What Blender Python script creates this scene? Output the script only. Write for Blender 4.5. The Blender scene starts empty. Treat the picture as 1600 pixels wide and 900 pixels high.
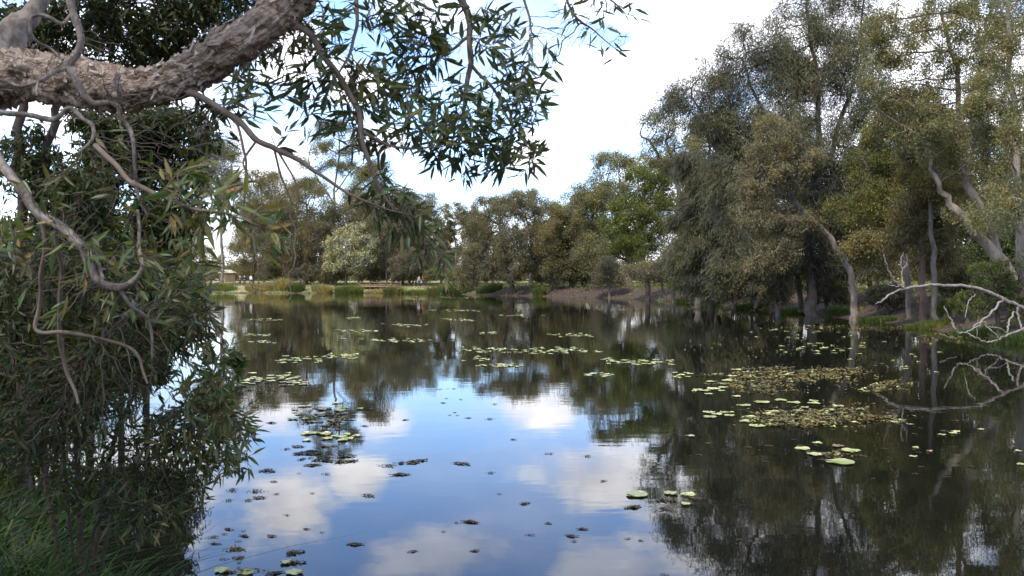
import bpy, math, random
import numpy as np
from mathutils import Vector, noise as mnoise

RNG = np.random.default_rng(7)
random.seed(7)
F = 1386.0          # focal length in photo pixels
CAMZ = 2.0          # eye height above the water
HOR = 438.0         # horizon row in the photo
sc = bpy.context.scene
C = sc.collection

# ------------------------------------------------------------------ camera
cam_d = bpy.data.cameras.new('camera')
cam = bpy.data.objects.new('camera', cam_d); C.objects.link(cam)
cam.location = (0, 0, CAMZ); cam.rotation_euler = (math.radians(90), 0, 0)
cam_d.sensor_width = 36; cam_d.lens = 36 * F / 1600
cam_d.shift_y = -(450 - HOR) / 1600
cam_d.clip_start = 0.05; cam_d.clip_end = 6000
cam_d.dof.use_dof = True; cam_d.dof.focus_distance = 30; cam_d.dof.aperture_fstop = 9.0
sc.camera = cam

# ------------------------------------------------------------------ world
SUN_EL, SUN_AZ = math.radians(52), math.radians(215)   # azimuth clockwise from +Y (behind, to the left)
w = bpy.data.worlds.new('World'); sc.world = w; w.use_nodes = True
nt = w.node_tree; nt.nodes.clear()
def N(t, **k):
    n = nt.nodes.new(t)
    for a, b in k.items(): setattr(n, a, b)
    return n
def L(a, b): nt.links.new(a, b)
def M(op, a, b=None, c=None, clamp=False):
    n = nt.nodes.new('ShaderNodeMath'); n.operation = op; n.use_clamp = clamp
    for i, v in enumerate((a, b, c)):
        if v is None: continue
        if isinstance(v, (int, float)): n.inputs[i].default_value = v
        else: nt.links.new(v, n.inputs[i])
    return n.outputs[0]
def smooth(x, a, b):
    n = nt.nodes.new('ShaderNodeMapRange'); n.interpolation_type = 'SMOOTHSTEP'
    nt.links.new(x, n.inputs[0]); n.inputs[1].default_value = a; n.inputs[2].default_value = b
    return n.outputs[0]
out = N('ShaderNodeOutputWorld'); bg = N('ShaderNodeBackground'); bg.inputs[1].default_value = 0.10
sky = N('ShaderNodeTexSky'); sky.sky_type = 'NISHITA'; sky.sun_disc = False
sky.sun_elevation = SUN_EL; sky.sun_rotation = SUN_AZ; sky.air_density = 1.2; sky.dust_density = 0.6; sky.ozone_density = 2.0
tc = N('ShaderNodeTexCoord'); sep = N('ShaderNodeSeparateXYZ'); L(tc.outputs['Generated'], sep.inputs[0])
az = M('ARCTAN2', sep.outputs[0], sep.outputs[1]); el = M('ARCSINE', sep.outputs[2])
cmb = N('ShaderNodeCombineXYZ'); L(az, cmb.inputs[0]); L(M('MULTIPLY', el, 2.0), cmb.inputs[1])
n1 = N('ShaderNodeTexNoise'); n1.inputs['Scale'].default_value = 9; n1.inputs['Detail'].default_value = 7; n1.inputs['Roughness'].default_value = 0.56
L(cmb.outputs[0], n1.inputs['Vector'])
nz = M('MULTIPLY', M('SUBTRACT', n1.outputs[0], 0.5), 2.6)
n2 = N('ShaderNodeTexNoise'); n2.inputs['Scale'].default_value = 3.2; n2.inputs['Detail'].default_value = 6; n2.inputs['Roughness'].default_value = 0.55
L(cmb.outputs[0], n2.inputs['Vector'])
# (photo x, photo y, half width, half height, weight): cloud banks in the part of the sky the photo looks at
CL = [(850, 243, 92, 46, 1), (940, 130, 125, 62, 1), (560, 128, 60, 34, 1), (450, 85, 85, 66, 1),
      (700, 12, 150, 44, .62), (430, 240, 95, 50, 1), (600, 215, 44, 24, .8), (960, -10, 120, 46, .6),
      (1130, 60, 170, 130, .95), (1240, 170, 190, 150, .95), (1490, 120, 190, 190, .95), (1330, 0, 220, 80, .9), (1320, -90, 320, 90, .8), (1180, 300, 160, 100, .95), (200, 120, 190, 120, .95), (1050, 290, 120, 40, .9)]
acc = None
for px, py, rx, ry, wt in CL:
    u0 = math.atan2(px - 800, F); v0 = math.atan2(HOR - py, math.hypot(F, px - 800))
    du = M('MULTIPLY', M('SUBTRACT', az, u0), F / rx); dv = M('MULTIPLY', M('SUBTRACT', el, v0), F / ry)
    d = M('SQRT', M('ADD', M('MULTIPLY', du, du), M('MULTIPLY', dv, dv)))
    e = M('MULTIPLY', smooth(M('ADD', M('SUBTRACT', 1.1, d), nz), -0.15, 0.75), wt)
    acc = e if acc is None else M('MAXIMUM', acc, e)
hi = M('MULTIPLY', smooth(n2.outputs[0], 0.44, 0.62), smooth(el, 0.30, 0.42))
hz_ = M('MULTIPLY', smooth(M('SUBTRACT', 0.10, el), -0.015, 0.075), 0.95)
back = M('MULTIPLY', smooth(n2.outputs[0], 0.42, 0.6), smooth(M('ABSOLUTE', az), 0.6, 0.8))
veil = M('MULTIPLY', smooth(n2.outputs[0], 0.35, 0.75), 0.42)
cl = M('MAXIMUM', M('MAXIMUM', acc, hi), M('MAXIMUM', hz_, M('MAXIMUM', back, veil)))
shade = smooth(n1.outputs[0], 0.3, 0.68)
cc = N('ShaderNodeMix', data_type='RGBA'); L(shade, cc.inputs[0])
cc.inputs[6].default_value = (8.6, 8.9, 10.2, 1); cc.inputs[7].default_value = (14.2, 14.1, 14.6, 1)
skt = N('ShaderNodeMix', data_type='RGBA', blend_type='MULTIPLY'); skt.inputs[0].default_value = 1
L(sky.outputs[0], skt.inputs[6]); skt.inputs[7].default_value = (1.45, 1.75, 2.4, 1)
mx = N('ShaderNodeMix', data_type='RGBA'); L(cl, mx.inputs[0]); L(skt.outputs[2], mx.inputs[6]); L(cc.outputs[2], mx.inputs[7])
L(mx.outputs[2], bg.inputs[0]); L(bg.outputs[0], out.inputs[0])

sd = bpy.data.lights.new('sun', 'SUN'); sd.energy = 2.6; sd.angle = math.radians(3.0); sd.color = (1, .93, .82)
so = bpy.data.objects.new('sun', sd); C.objects.link(so)
dirv = Vector((math.sin(SUN_AZ) * math.cos(SUN_EL), math.cos(SUN_AZ) * math.cos(SUN_EL), math.sin(SUN_EL)))
so.rotation_euler = dirv.to_track_quat('Z', 'Y').to_euler()
sc.view_settings.view_transform = 'Standard'; sc.view_settings.look = 'None'
sc.view_settings.exposure = 0.95; sc.view_settings.gamma = 1
sc.cycles.max_bounces = 7; sc.cycles.diffuse_bounces = 3; sc.cycles.glossy_bounces = 3; sc.cycles.transmission_bounces = 4
sc.cycles.use_denoising = True

# ------------------------------------------------------------------ materials
def newmat(name):
    global nt
    m = bpy.data.materials.new(name); m.use_nodes = True; nt = m.node_tree; nt.nodes.clear()
    o = nt.nodes.new('ShaderNodeOutputMaterial')
    return m, o
def ramp(fac, stops):
    r = nt.nodes.new('ShaderNodeValToRGB'); e = r.color_ramp.elements
    while len(e) < len(stops): e.new(0.5)
    for i, (p, c) in enumerate(stops): e[i].position = p; e[i].color = (*c, 1)
    nt.links.new(fac, r.inputs[0]); return r.outputs[0]
def noise_t(scale, detail=5, rough=.55, vec=None, coord='Object', stretch=None, dist=0):
    n = nt.nodes.new('ShaderNodeTexNoise'); n.inputs['Scale'].default_value = scale
    n.inputs['Detail'].default_value = detail; n.inputs['Roughness'].default_value = rough; n.inputs['Distortion'].default_value = dist
    if vec is None:
        t = nt.nodes.new('ShaderNodeTexCoord'); vec = t.outputs[coord]
    if stretch:
        mp = nt.nodes.new('ShaderNodeMapping'); mp.inputs['Scale'].default_value = stretch; nt.links.new(vec, mp.inputs[0]); vec = mp.outputs[0]
    nt.links.new(vec, n.inputs['Vector']); return n.outputs[0]
def mixc(f, a, b, mode='MIX'):
    n = nt.nodes.new('ShaderNodeMix'); n.data_type = 'RGBA'; n.blend_type = mode
    for i, v in ((0, f), (6, a), (7, b)):
        if isinstance(v, (int, float)): n.inputs[i].default_value = v
        elif isinstance(v, tuple): n.inputs[i].default_value = (*v, 1)
        else: nt.links.new(v, n.inputs[i])
    return n.outputs[2]
def bump(h, dist, strength=1.0):
    b = nt.nodes.new('ShaderNodeBump'); b.inputs['Distance'].default_value = dist; b.inputs['Strength'].default_value = strength
    nt.links.new(h, b.inputs['Height']); return b.outputs[0]
def princ(col, rough=.6, spec=.3, normal=None):
    p = nt.nodes.new('ShaderNodeBsdfPrincipled'); p.inputs['Roughness'].default_value = rough
    p.inputs['Specular IOR Level'].default_value = spec
    if isinstance(col, tuple): p.inputs['Base Color'].default_value = (*col, 1)
    else: nt.links.new(col, p.inputs['Base Color'])
    if normal is not None: nt.links.new(normal, p.inputs['Normal'])
    return p
def leafmat(name, cols, trans=.3, rough=.55, spec=.18, tscale=.35):
    cols = [(r_ * .98, g_ * 1.0, b_ * .94) for r_, g_, b_ in cols]
    m, o = newmat(name)
    g = nt.nodes.new('ShaderNodeNewGeometry')
    base = ramp(g.outputs['Random Per Island'], [(i / (len(cols) - 1), c) for i, c in enumerate(cols)])
    nn = noise_t(tscale, 3)
    base = mixc(smooth(nn, .35, .65), base, mixc(1.0, base, (1.55, 1.4, 1.0), 'MULTIPLY'))
    n3 = noise_t(tscale * 3.5, 3); base = mixc(M('MULTIPLY', smooth(n3, .45, .7), .6), base, mixc(1.0, base, (1.5, 1.15, .85), 'MULTIPLY'))
    p = princ(base, rough, spec)
    t = nt.nodes.new('ShaderNodeBsdfTranslucent')
    nt.links.new(mixc(1.0, base, (1.5, 1.55, .8), 'MULTIPLY'), t.inputs[0])
    ms = nt.nodes.new('ShaderNodeMixShader'); ms.inputs[0].default_value = trans
    nt.links.new(p.outputs[0], ms.inputs[1]); nt.links.new(t.outputs[0], ms.inputs[2]); nt.links.new(ms.outputs[0], o.inputs[0])
    return m
def barkmat(name, a, b, c, scale=6, bd=.02, stretch=(1, 1, .25)):
    m, o = newmat(name)
    f = noise_t(scale, 7, .62, stretch=stretch, dist=.6)
    f2 = noise_t(scale * .35, 4, .5)
    col = mixc(smooth(f2, .35, .65), ramp(f, [(.3, a), (.52, b), (.72, c)]), ramp(f, [(.35, b), (.6, c), (.75, a)]))
    p = princ(col, .85, .15, bump(f, bd))
    nt.links.new(p.outputs[0], o.inputs[0]); return m
def plain(name, c, rough=.6, var=.25, scale=8):
    m, o = newmat(name)
    f = noise_t(scale, 4)
    p = princ(mixc(f, tuple(x * (1 - var) for x in c), tuple(min(1, x * (1 + var)) for x in c)), rough)
    nt.links.new(p.outputs[0], o.inputs[0]); return m

ML = {
 'near':   leafmat('near_leaf', [(.026, .046, .018), (.04, .066, .024), (.058, .084, .03), (.085, .09, .036), (.13, .095, .05)], .28, .42, .45, 3),
 'hang':   leafmat('hanging_leaf', [(.026, .04, .02), (.035, .052, .025), (.05, .068, .03), (.07, .075, .036)], .2, .5, .25, 3),
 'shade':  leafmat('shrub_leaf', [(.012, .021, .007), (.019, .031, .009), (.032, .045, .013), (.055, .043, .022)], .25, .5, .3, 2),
 'olive':  leafmat('olive_leaf', [(.075, .076, .042), (.095, .092, .052), (.122, .112, .066), (.14, .11, .076)]),
 'brown':  leafmat('brownish_leaf', [(.070, .066, .050), (.094, .09, .068), (.108, .104, .076), (.15, .138, .11)]),
 'oak':    leafmat('she_oak_needle', [(.04, .046, .036), (.055, .06, .045), (.07, .072, .054), (.082, .078, .056)], .15),
 'gum':    leafmat('gum_leaf', [(.075, .084, .05), (.098, .106, .062), (.13, .128, .082), (.165, .15, .10)]),
 'bright': leafmat('bright_leaf', [(.045, .064, .022), (.065, .088, .028), (.09, .112, .036), (.13, .135, .055)], .35),
 'yellow': leafmat('yellowish_leaf', [(.055, .068, .028), (.078, .09, .036), (.11, .112, .046), (.145, .125, .06)], .3),
 'white':  leafmat('blossom_leaf', [(.09, .11, .065), (.15, .16, .10), (.26, .26, .18), (.42, .41, .32)], .2),
 'reed':   leafmat('reed_blade', [(.09, .11, .035), (.15, .15, .06), (.24, .19, .11), (.30, .24, .15)], .3),
 'fern':   leafmat('dark_green_blade', [(.025, .045, .016), (.035, .065, .02), (.055, .085, .03), (.08, .09, .04)], .25),
 'grass':  leafmat('long_grass_blade', [(.010, .026, .007), (.016, .038, .011), (.024, .052, .014), (.045, .07, .016)], .3, .55, .2, 2),
 'weed':   leafmat('floating_weed_leaf', [(.022, .012, .010), (.04, .022, .016), (.055, .045, .018), (.09, .09, .025)], .1, .5, .3, 4),
 'mat':    leafmat('weed_mat_leaf', [(.038, .022, .014), (.06, .04, .02), (.085, .078, .025), (.14, .145, .04)], .1, .5, .3, 2),
}
MB_ = {
 'paper': None,
 'dark':  barkmat('dark_bark', (.03, .022, .018), (.05, .037, .03), (.075, .057, .046), 5),
 'red':   barkmat('reddish_bark', (.07, .042, .034), (.11, .07, .055), (.16, .105, .085), 5),
 'pale':  barkmat('pale_bark', (.065, .05, .038), (.13, .105, .082), (.27, .23, .19), 4),
 'grey':  barkmat('grey_bark', (.055, .045, .038), (.10, .085, .07), (.16, .138, .115), 6),
 'smooth': barkmat('mottled_smooth_bark', (.05, .038, .03), (.12, .098, .08), (.26, .22, .185), 26, .010, (1, 1, .6)),
 'twig':  barkmat('twig_bark', (.06, .042, .03), (.10, .075, .055), (.15, .12, .095), 14, .004),
 'bleach': barkmat('bleached_wood', (.06, .05, .042), (.15, .125, .105), (.26, .22, .185), 10),
}
def paperbark():
    m, o = newmat('paperbark')
    t = nt.nodes.new('ShaderNodeTexCoord'); uv = t.outputs['UV']
    # long layered flakes that run with the limb
    f = noise_t(5.5, 9, .62, vec=uv, stretch=(1.9, .5, 1), dist=1.7)
    g = noise_t(16.0, 6, .62, vec=uv, stretch=(1.6, .45, 1), dist=.8)
    v = nt.nodes.new('ShaderNodeTexVoronoi'); v.feature = 'DISTANCE_TO_EDGE'; v.inputs['Scale'].default_value = 5
    mp = nt.nodes.new('ShaderNodeMapping'); mp.inputs['Scale'].default_value = (1.8, .4, 1); nt.links.new(uv, mp.inputs[0])
    wr = nt.nodes.new('ShaderNodeVectorMath'); wr.operation = 'ADD'
    nn = nt.nodes.new('ShaderNodeTexNoise'); nn.inputs['Scale'].default_value = 6; nn.inputs['Detail'].default_value = 5; nt.links.new(uv, nn.inputs['Vector'])
    sc_ = nt.nodes.new('ShaderNodeVectorMath'); sc_.operation = 'SCALE'; sc_.inputs['Scale'].default_value = 1.1; nt.links.new(nn.outputs[1], sc_.inputs[0])
    nt.links.new(mp.outputs[0], wr.inputs[0]); nt.links.new(sc_.outputs[0], wr.inputs[1]); nt.links.new(wr.outputs[0], v.inputs['Vector'])
    edge = smooth(v.outputs['Distance'], 0, .10)
    lay = ramp(f, [(.32, (.05, .035, .024)), (.41, (.21, .155, .11)), (.48, (.42, .34, .265)), (.55, (.27, .215, .165)), (.62, (.56, .48, .39)), (.74, (.24, .20, .16))])
    big = noise_t(1.3, 3, .5, vec=uv)
    lay = mixc(M('MULTIPLY', smooth(big, .55, .72), .75), lay, (.22, .10, .055))
    col = mixc(edge, mixc(1.0, lay, (.6, .52, .48), 'MULTIPLY'), mixc(M('MULTIPLY', g, .8), lay, mixc(1.0, lay, (.6, .55, .52), 'MULTIPLY')))
    h = M('ADD', M('MULTIPLY', f, 1.0), M('ADD', M('MULTIPLY', edge, .12), M('MULTIPLY', g, .35)))
    p = princ(col, .85, .15, bump(h, .045))
    nt.links.new(p.outputs[0], o.inputs[0]); return m
MB_['paper'] = paperbark()

def watermat():
    m, o = newmat('pond_water')
    t = nt.nodes.new('ShaderNodeTexCoord'); vec = t.outputs['Object']
    a = noise_t(.9, 3, .5, vec=vec, stretch=(.55, 1, 1))
    b = noise_t(5.5, 3, .5, vec=vec, stretch=(.5, 1, 1))
    patch = noise_t(.09, 3, .5, vec=vec, stretch=(.6, 1, 1))
    sp = nt.nodes.new('ShaderNodeSeparateXYZ'); nt.links.new(vec, sp.inputs[0])
    far = smooth(sp.outputs[1], 12, 45)
    k = M('ADD', .25, M('MULTIPLY', smooth(patch, .42, .62), .9))
    h = M('ADD', M('MULTIPLY', a, .0022), M('MULTIPLY', M('MULTIPLY', b, k), M('ADD', .0007, M('MULTIPLY', far, .0012))))
    bm = nt.nodes.new('ShaderNodeBump'); bm.inputs['Strength'].default_value = 1; bm.inputs['Distance'].default_value = 1
    nt.links.new(h, bm.inputs['Height'])
    p = princ((.006, .0065, .004), .015, .5, bm.outputs[0]); p.inputs['IOR'].default_value = 1.333
    nt.links.new(p.outputs[0], o.inputs[0]); return m

# ------------------------------------------------------------------ helpers
def mk(name, v, f, mats, parent=None, origin=(0, 0, 0), smooth_=False, uv=None, midx=None):
    v = np.asarray(v, dtype=np.float32) - np.asarray(origin, dtype=np.float32)
    f = np.asarray(f, dtype=np.int32); k = f.shape[1]
    me = bpy.data.meshes.new(name)
    me.vertices.add(len(v)); me.vertices.foreach_set('co', v.ravel())
    me.loops.add(f.size); me.loops.foreach_set('vertex_index', f.ravel())
    me.polygons.add(len(f)); me.polygons.foreach_set('loop_start', np.arange(0, f.size, k, dtype=np.int32))
    if smooth_: me.polygons.foreach_set('use_smooth', np.ones(len(f), dtype=bool))
    if not isinstance(mats, (list, tuple)): mats = [mats]
    for m in mats: me.materials.append(m)
    if midx is not None: me.polygons.foreach_set('material_index', np.asarray(midx, dtype=np.int32))
    me.update(calc_edges=True)
    if uv is not None:
        l = me.uv_layers.new(name='UVMap'); l.data.foreach_set('uv', np.asarray(uv, dtype=np.float32)[f.ravel()].ravel())
    o = bpy.data.objects.new(name, me); C.objects.link(o)
    if parent is not None: o.parent = parent
    else: o.location = origin
    return o
def tag(o, label=None, cat=None, group=None, kind=None):
    if label: o['label'] = label
    if cat: o['category'] = cat
    if group: o['group'] = group
    if kind: o['kind'] = kind
    return o
def empty(name, loc, label, cat, group=None):
    o = bpy.data.objects.new(name, None); C.objects.link(o); o.location = loc; o.empty_display_size = .2
    return tag(o, label, cat, group)
def P(px, py, Y): return np.array([(px - 800) / F * Y, Y, CAMZ + (HOR - py) / F * Y])
def onwater(px, py):
    Y = CAMZ * F / (py - HOR); return np.array([(px - 800) / F * Y, Y, 0.0])
def unit(a): return a / np.maximum(np.linalg.norm(a, axis=-1, keepdims=True), 1e-9)
def catmull(pts, n=6):
    p = np.array(pts, float); p = np.vstack([2 * p[0] - p[1], p, 2 * p[-1] - p[-2]]); o = []
    for i in range(1, len(p) - 2):
        for t in np.linspace(0, 1, n, endpoint=False):
            a, b, c, d = p[i - 1], p[i], p[i + 1], p[i + 2]
            o.append(.5 * ((2 * b) + (-a + c) * t + (2 * a - 5 * b + 4 * c - d) * t * t + (-a + 3 * b - 3 * c + d) * t ** 3))
    o.append(p[-2]); return np.array(o)

class Tubes:
    def __init__(s): s.v = []; s.f = []; s.uv = []; s.n = 0
    def add(s, pts, rad, k=6, disp=0, dscale=8, cap=False):
        pts = np.asarray(pts, float); n = len(pts)
        if n < 2: return
        t = np.zeros_like(pts); t[1:-1] = pts[2:] - pts[:-2]; t[0] = pts[1] - pts[0]; t[-1] = pts[-1] - pts[-2]; t = unit(t)
        ref = np.array([0, 0, 1.0]) if abs(t[0][2]) < .8 else np.array([1.0, 0, 0])
        u = np.zeros_like(pts); cur = np.cross(t[0], ref)
        for i in range(n):
            cur = cur - t[i] * np.dot(cur, t[i]); cur = cur / (np.linalg.norm(cur) + 1e-9); u[i] = cur
        b = np.cross(t, u); a = np.linspace(0, 2 * math.pi, k + 1)
        rr = np.repeat(np.asarray(rad, float)[:, None], k + 1, 1)
        dirs = u[:, None, :] * np.cos(a)[None, :, None] + b[:, None, :] * np.sin(a)[None, :, None]
        if disp:
            for i in range(n):
                for j in range(k):
                    q = pts[i] * dscale + dirs[i, j] * 1.1
                    tt = t[i]
                    q2 = q - tt * np.dot(q, tt) * .72
                    val = mnoise.fractal(Vector(q2), 0.7, 2.1, 5)
                    rid = 1 - abs(mnoise.noise(Vector(q2 * 1.7 + 7)))*2
                    rr[i, j] *= 1 + disp * (val * .8 + (rid - .5) * .45)
                rr[i, k] = rr[i, 0]
        ver = pts[:, None, :] + dirs * rr[:, :, None]
        ln = np.concatenate([[0], np.cumsum(np.linalg.norm(np.diff(pts, axis=0), axis=1))])
        circ = 2 * math.pi * max(np.mean(rad), 1e-4)
        uv = np.stack([np.repeat((a / (2 * math.pi) * circ)[None], n, 0), np.repeat(ln[:, None], k + 1, 1)], -1)
        i, j = np.meshgrid(np.arange(n - 1), np.arange(k), indexing='ij')
        q = (i * (k + 1) + j).ravel()
        fc = np.stack([q, q + 1, q + k + 2, q + k + 1], 1) + s.n
        s.v.append(ver.reshape(-1, 3)); s.uv.append(uv.reshape(-1, 2)); s.f.append(fc); s.n += n * (k + 1)
    def build(s, name, mat, parent=None, origin=(0, 0, 0)):
        return mk(name, np.vstack(s.v), np.vstack(s.f), mat, parent, origin, True, np.vstack(s.uv))

def sines(p, s, seed):
    r = np.random.default_rng(seed); o = np.zeros(len(p))
    for _ in range(4):
        k = r.normal(size=3) * s; o += np.sin(p @ k + r.uniform(0, 6.28))
    return o / 4
def sample_blobs(blobs, n, rng, shell=.45, gap=.35, gs=1.0, seed=1):
    bl = np.array(blobs, float); vol = bl[:, 3] * bl[:, 4] * bl[:, 5]; vol = vol ** .8 * (bl[:, 6] if bl.shape[1] > 6 else 1)
    idx = rng.choice(len(bl), size=n * 3, p=vol / vol.sum())
    d = unit(rng.normal(size=(n * 3, 3))); r = rng.uniform(0, 1, n * 3) ** shell * (1 + .16 * sines(d, 3, seed))
    p = bl[idx, :3] + d * r[:, None] * bl[idx, 3:6]
    keep = sines(p / bl[:, 3:6].mean(), 3.2 * gs, seed + 5) > (-.55 + gap)
    p = p[keep]
    return p[:n]
def grow(nodes, parent, attr, step, kill, infl, iters, rng, trop=(0, 0, 0), jit=.15):
    nodes = list(nodes); parent = list(parent); A = attr.copy()
    NA = np.array(nodes); dist = np.full(len(A), 1e9); near = np.zeros(len(A), int)
    def upd(new, base):
        nonlocal dist, near
        for s in range(0, len(new), 400):
            c = new[s:s + 400]
            D = ((A[:, None, :] - c[None]) ** 2).sum(-1); m = D.argmin(1); dm = D[np.arange(len(A)), m]
            b = dm < dist; dist[b] = dm[b]; near[b] = base + s + m[b]
    upd(NA, 0)
    trop = np.array(trop, float)
    for it in range(iters):
        k = dist > kill * kill; A = A[k]; dist = dist[k]; near = near[k]
        if len(A) == 0: break
        act = dist < infl * infl
        if not act.any(): act = dist < dist.min() * 1.5
        ni = near[act]; NA = np.array(nodes)
        d = unit(A[act] - NA[ni]); un, inv = np.unique(ni, return_inverse=True)
        s = np.zeros((len(un), 3)); np.add.at(s, inv, d)
        s = unit(unit(s) + trop + rng.normal(size=s.shape) * jit)
        new = NA[un] + s * step; base = len(nodes)
        nodes.extend(new); parent.extend(un.tolist()); upd(new, base)
        if len(nodes) > 14000: break
    return np.array(nodes), np.array(parent)
def branch_mesh(nodes, parent, preset, tip, expo, tb, kmin=4, kmax=8, rmin=0, disp=0, rmax=1e9):
    n = len(nodes); ch = [[] for _ in range(n)]
    for i in range(n):
        if parent[i] >= 0: ch[parent[i]].append(i)
    acc = np.zeros(n); desc = np.ones(n)
    for i in range(n - 1, -1, -1):
        if not ch[i]: acc[i] = tip ** expo
        desc[i] = 1 + sum(desc[c] for c in ch[i]) if ch[i] else 1
        if parent[i] >= 0: acc[parent[i]] += acc[i]
    r = np.minimum(acc ** (1 / expo), rmax)
    isp = preset > 0
    r = np.where(isp, preset, r)
    for i in range(n):
        if parent[i] >= 0 and not isp[i]: r[i] = min(r[i], r[parent[i]] * .9)
    st = [(i, None) for i in range(n) if parent[i] < 0]
    while st:
        i, st0 = st.pop(); pts = []; rs = []
        if st0 is not None: pts.append(nodes[st0]); rs.append(r[i])
        while True:
            pts.append(nodes[i]); rs.append(r[i])
            if not ch[i]: break
            c = sorted(ch[i], key=lambda q: -r[q])
            for o in c[1:]: st.append((o, i))
            i = c[0]
        if max(rs) >= rmin and len(pts) > 1:
            if not isp[i] and len(pts) > 1: rs[-1] *= .5
            mr = max(rs); k = int(np.clip(kmin + mr / tip * .35, kmin, kmax))
            tb.add(pts, rs, k, disp if mr > tip * 6 else 0, 6)
    return r, desc
def diamond(pos, dirn, nrm, ln, wd):
    s = unit(np.cross(dirn, nrm)); nn = unit(np.cross(s, dirn))
    a = pos; m = pos + dirn * (ln * .45)[:, None]; t = pos + dirn * ln[:, None] - nn * (ln * .12)[:, None]
    l = m + s * (wd * .5)[:, None]; r = m - s * (wd * .5)[:, None]
    v = np.stack([a, l, t, r], 1).reshape(-1, 3)
    return v, np.arange(len(v)).reshape(-1, 4)
def strip(pos, dirn, nrm, ln, wd):
    s = unit(np.cross(dirn, nrm)) * (wd * .5)[:, None]; t = pos + dirn * ln[:, None]
    v = np.stack([pos - s, pos + s, t + s * .4, t - s * .4], 1).reshape(-1, 3)
    return v, np.arange(len(v)).reshape(-1, 4)
def lance(pos, dirn, nrm, ln, wd, droop=.15):
    s = unit(np.cross(dirn, nrm)); nn = unit(np.cross(s, dirn)); ln = ln[:, None]; wd = wd[:, None]
    def at(t, w_, lift): return pos + dirn * ln * t - nn * ln * droop * t * t + s * wd * w_ + nn * wd * lift
    v = np.stack([at(0, 0, 0), at(.33, 0, -.12), at(.68, 0, -.1), at(1, 0, 0), at(.3, .5, .1), at(.66, .40, .1), at(.3, -.5, .1), at(.66, -.40, .1)], 1).reshape(-1, 3)
    q = np.array([[0, 1, 4], [0, 6, 1], [1, 2, 5], [1, 5, 4], [1, 6, 7], [1, 7, 2], [2, 3, 5], [2, 7, 3]])
    f = (np.arange(len(pos))[:, None, None] * 8 + q[None]).reshape(-1, 3)
    return v, f

# ------------------------------------------------------------------ terrain and water
SH = np.array([(6, -3), (4, .6), (1.0, 2.2), (-.8, 3.3), (-1.8, 4.4), (-2.5, 5.5), (-3.7, 7), (-5.7, 10.5), (-8.8, 16), (-13, 25), (-24, 45), (-43, 88), (-60, 122), (-58, 136), (-46, 139), (-34, 138),
      (-24, 139), (-15, 137), (-8, 126), (-2, 117), (5, 108), (12, 95), (15.5, 80), (17, 65), (17.5, 53), (17.2, 44), (17, 36), (16, 27), (14.5, 18), (12, 9), (9, 1)], float)
SHC = catmull(np.vstack([SH, SH[:1]]), 8)[:-1]
SHC = SHC + np.stack([sines(np.c_[SHC, SHC[:, :1] * 0], .7, 3), sines(np.c_[SHC, SHC[:, :1] * 0], .7, 4)], 1) * np.clip(SHC[:, 1:2] / 60, 0, 1) * 1.0
def sdist(x, y):
    x = np.atleast_1d(np.asarray(x, float)); y = np.atleast_1d(np.asarray(y, float)); d = np.full(x.shape, 1e9); ins = np.zeros(x.shape, bool)
    n = len(SHC)
    for i in range(n):
        ax, ay = SHC[i]; bx, by = SHC[(i + 1) % n]; ex, ey = bx - ax, by - ay
        t = np.clip(((x - ax) * ex + (y - ay) * ey) / (ex * ex + ey * ey + 1e-12), 0, 1)
        d = np.minimum(d, (x - ax - t * ex) ** 2 + (y - ay - t * ey) ** 2)
        c = (ay > y) != (by > y)
        ins ^= c & (x < (bx - ax) * (y - ay) / (by - ay + 1e-12) + ax)
    d = np.sqrt(d); return np.where(ins, -d, d)
def hz(x, y):
    x = np.atleast_1d(np.asarray(x, float)); y = np.atleast_1d(np.asarray(y, float))
    d = sdist(x, y); far = np.clip((y - 8) / 30, 0, 1)
    H = .38 + .75 * far; wd = 1.6 + 2.6 * far
    t = np.clip(d / wd, 0, 1); up = H * (t * t * (3 - 2 * t) * .6 + t * .4) + np.clip(d - wd, 0, 60) * .010 * far + np.clip(d - 60, 0, 1e4) * .001
    p = np.c_[x, y, x * 0]
    up = up + np.clip(d, 0, 1) * (.05 * sines(p, 1.4, 11) + .10 * far * sines(p, .35, 12))
    return np.where(d > 0, up + .0, -np.minimum(1.3, -d * .45))
def hz1(x, y): return float(hz(x, y)[0])
xs = np.sinh(np.linspace(-8.1, 8.1, 330)) * .75; ys = np.concatenate([np.linspace(-200, -12, 12), np.linspace(-10, 1.8, 26), 2 * np.exp(np.linspace(0, math.log(1000), 400))])
xs = np.unique(np.concatenate([xs, np.arange(8, 30, .6), np.arange(-70, -20, 1.4)]))
X, Y_ = np.meshgrid(xs, ys); Z = hz(X.ravel(), Y_.ravel())
nx, ny = len(xs), len(ys); i, j = np.meshgrid(np.arange(ny - 1), np.arange(nx - 1), indexing='ij'); q = (i * nx + j).ravel()
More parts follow.
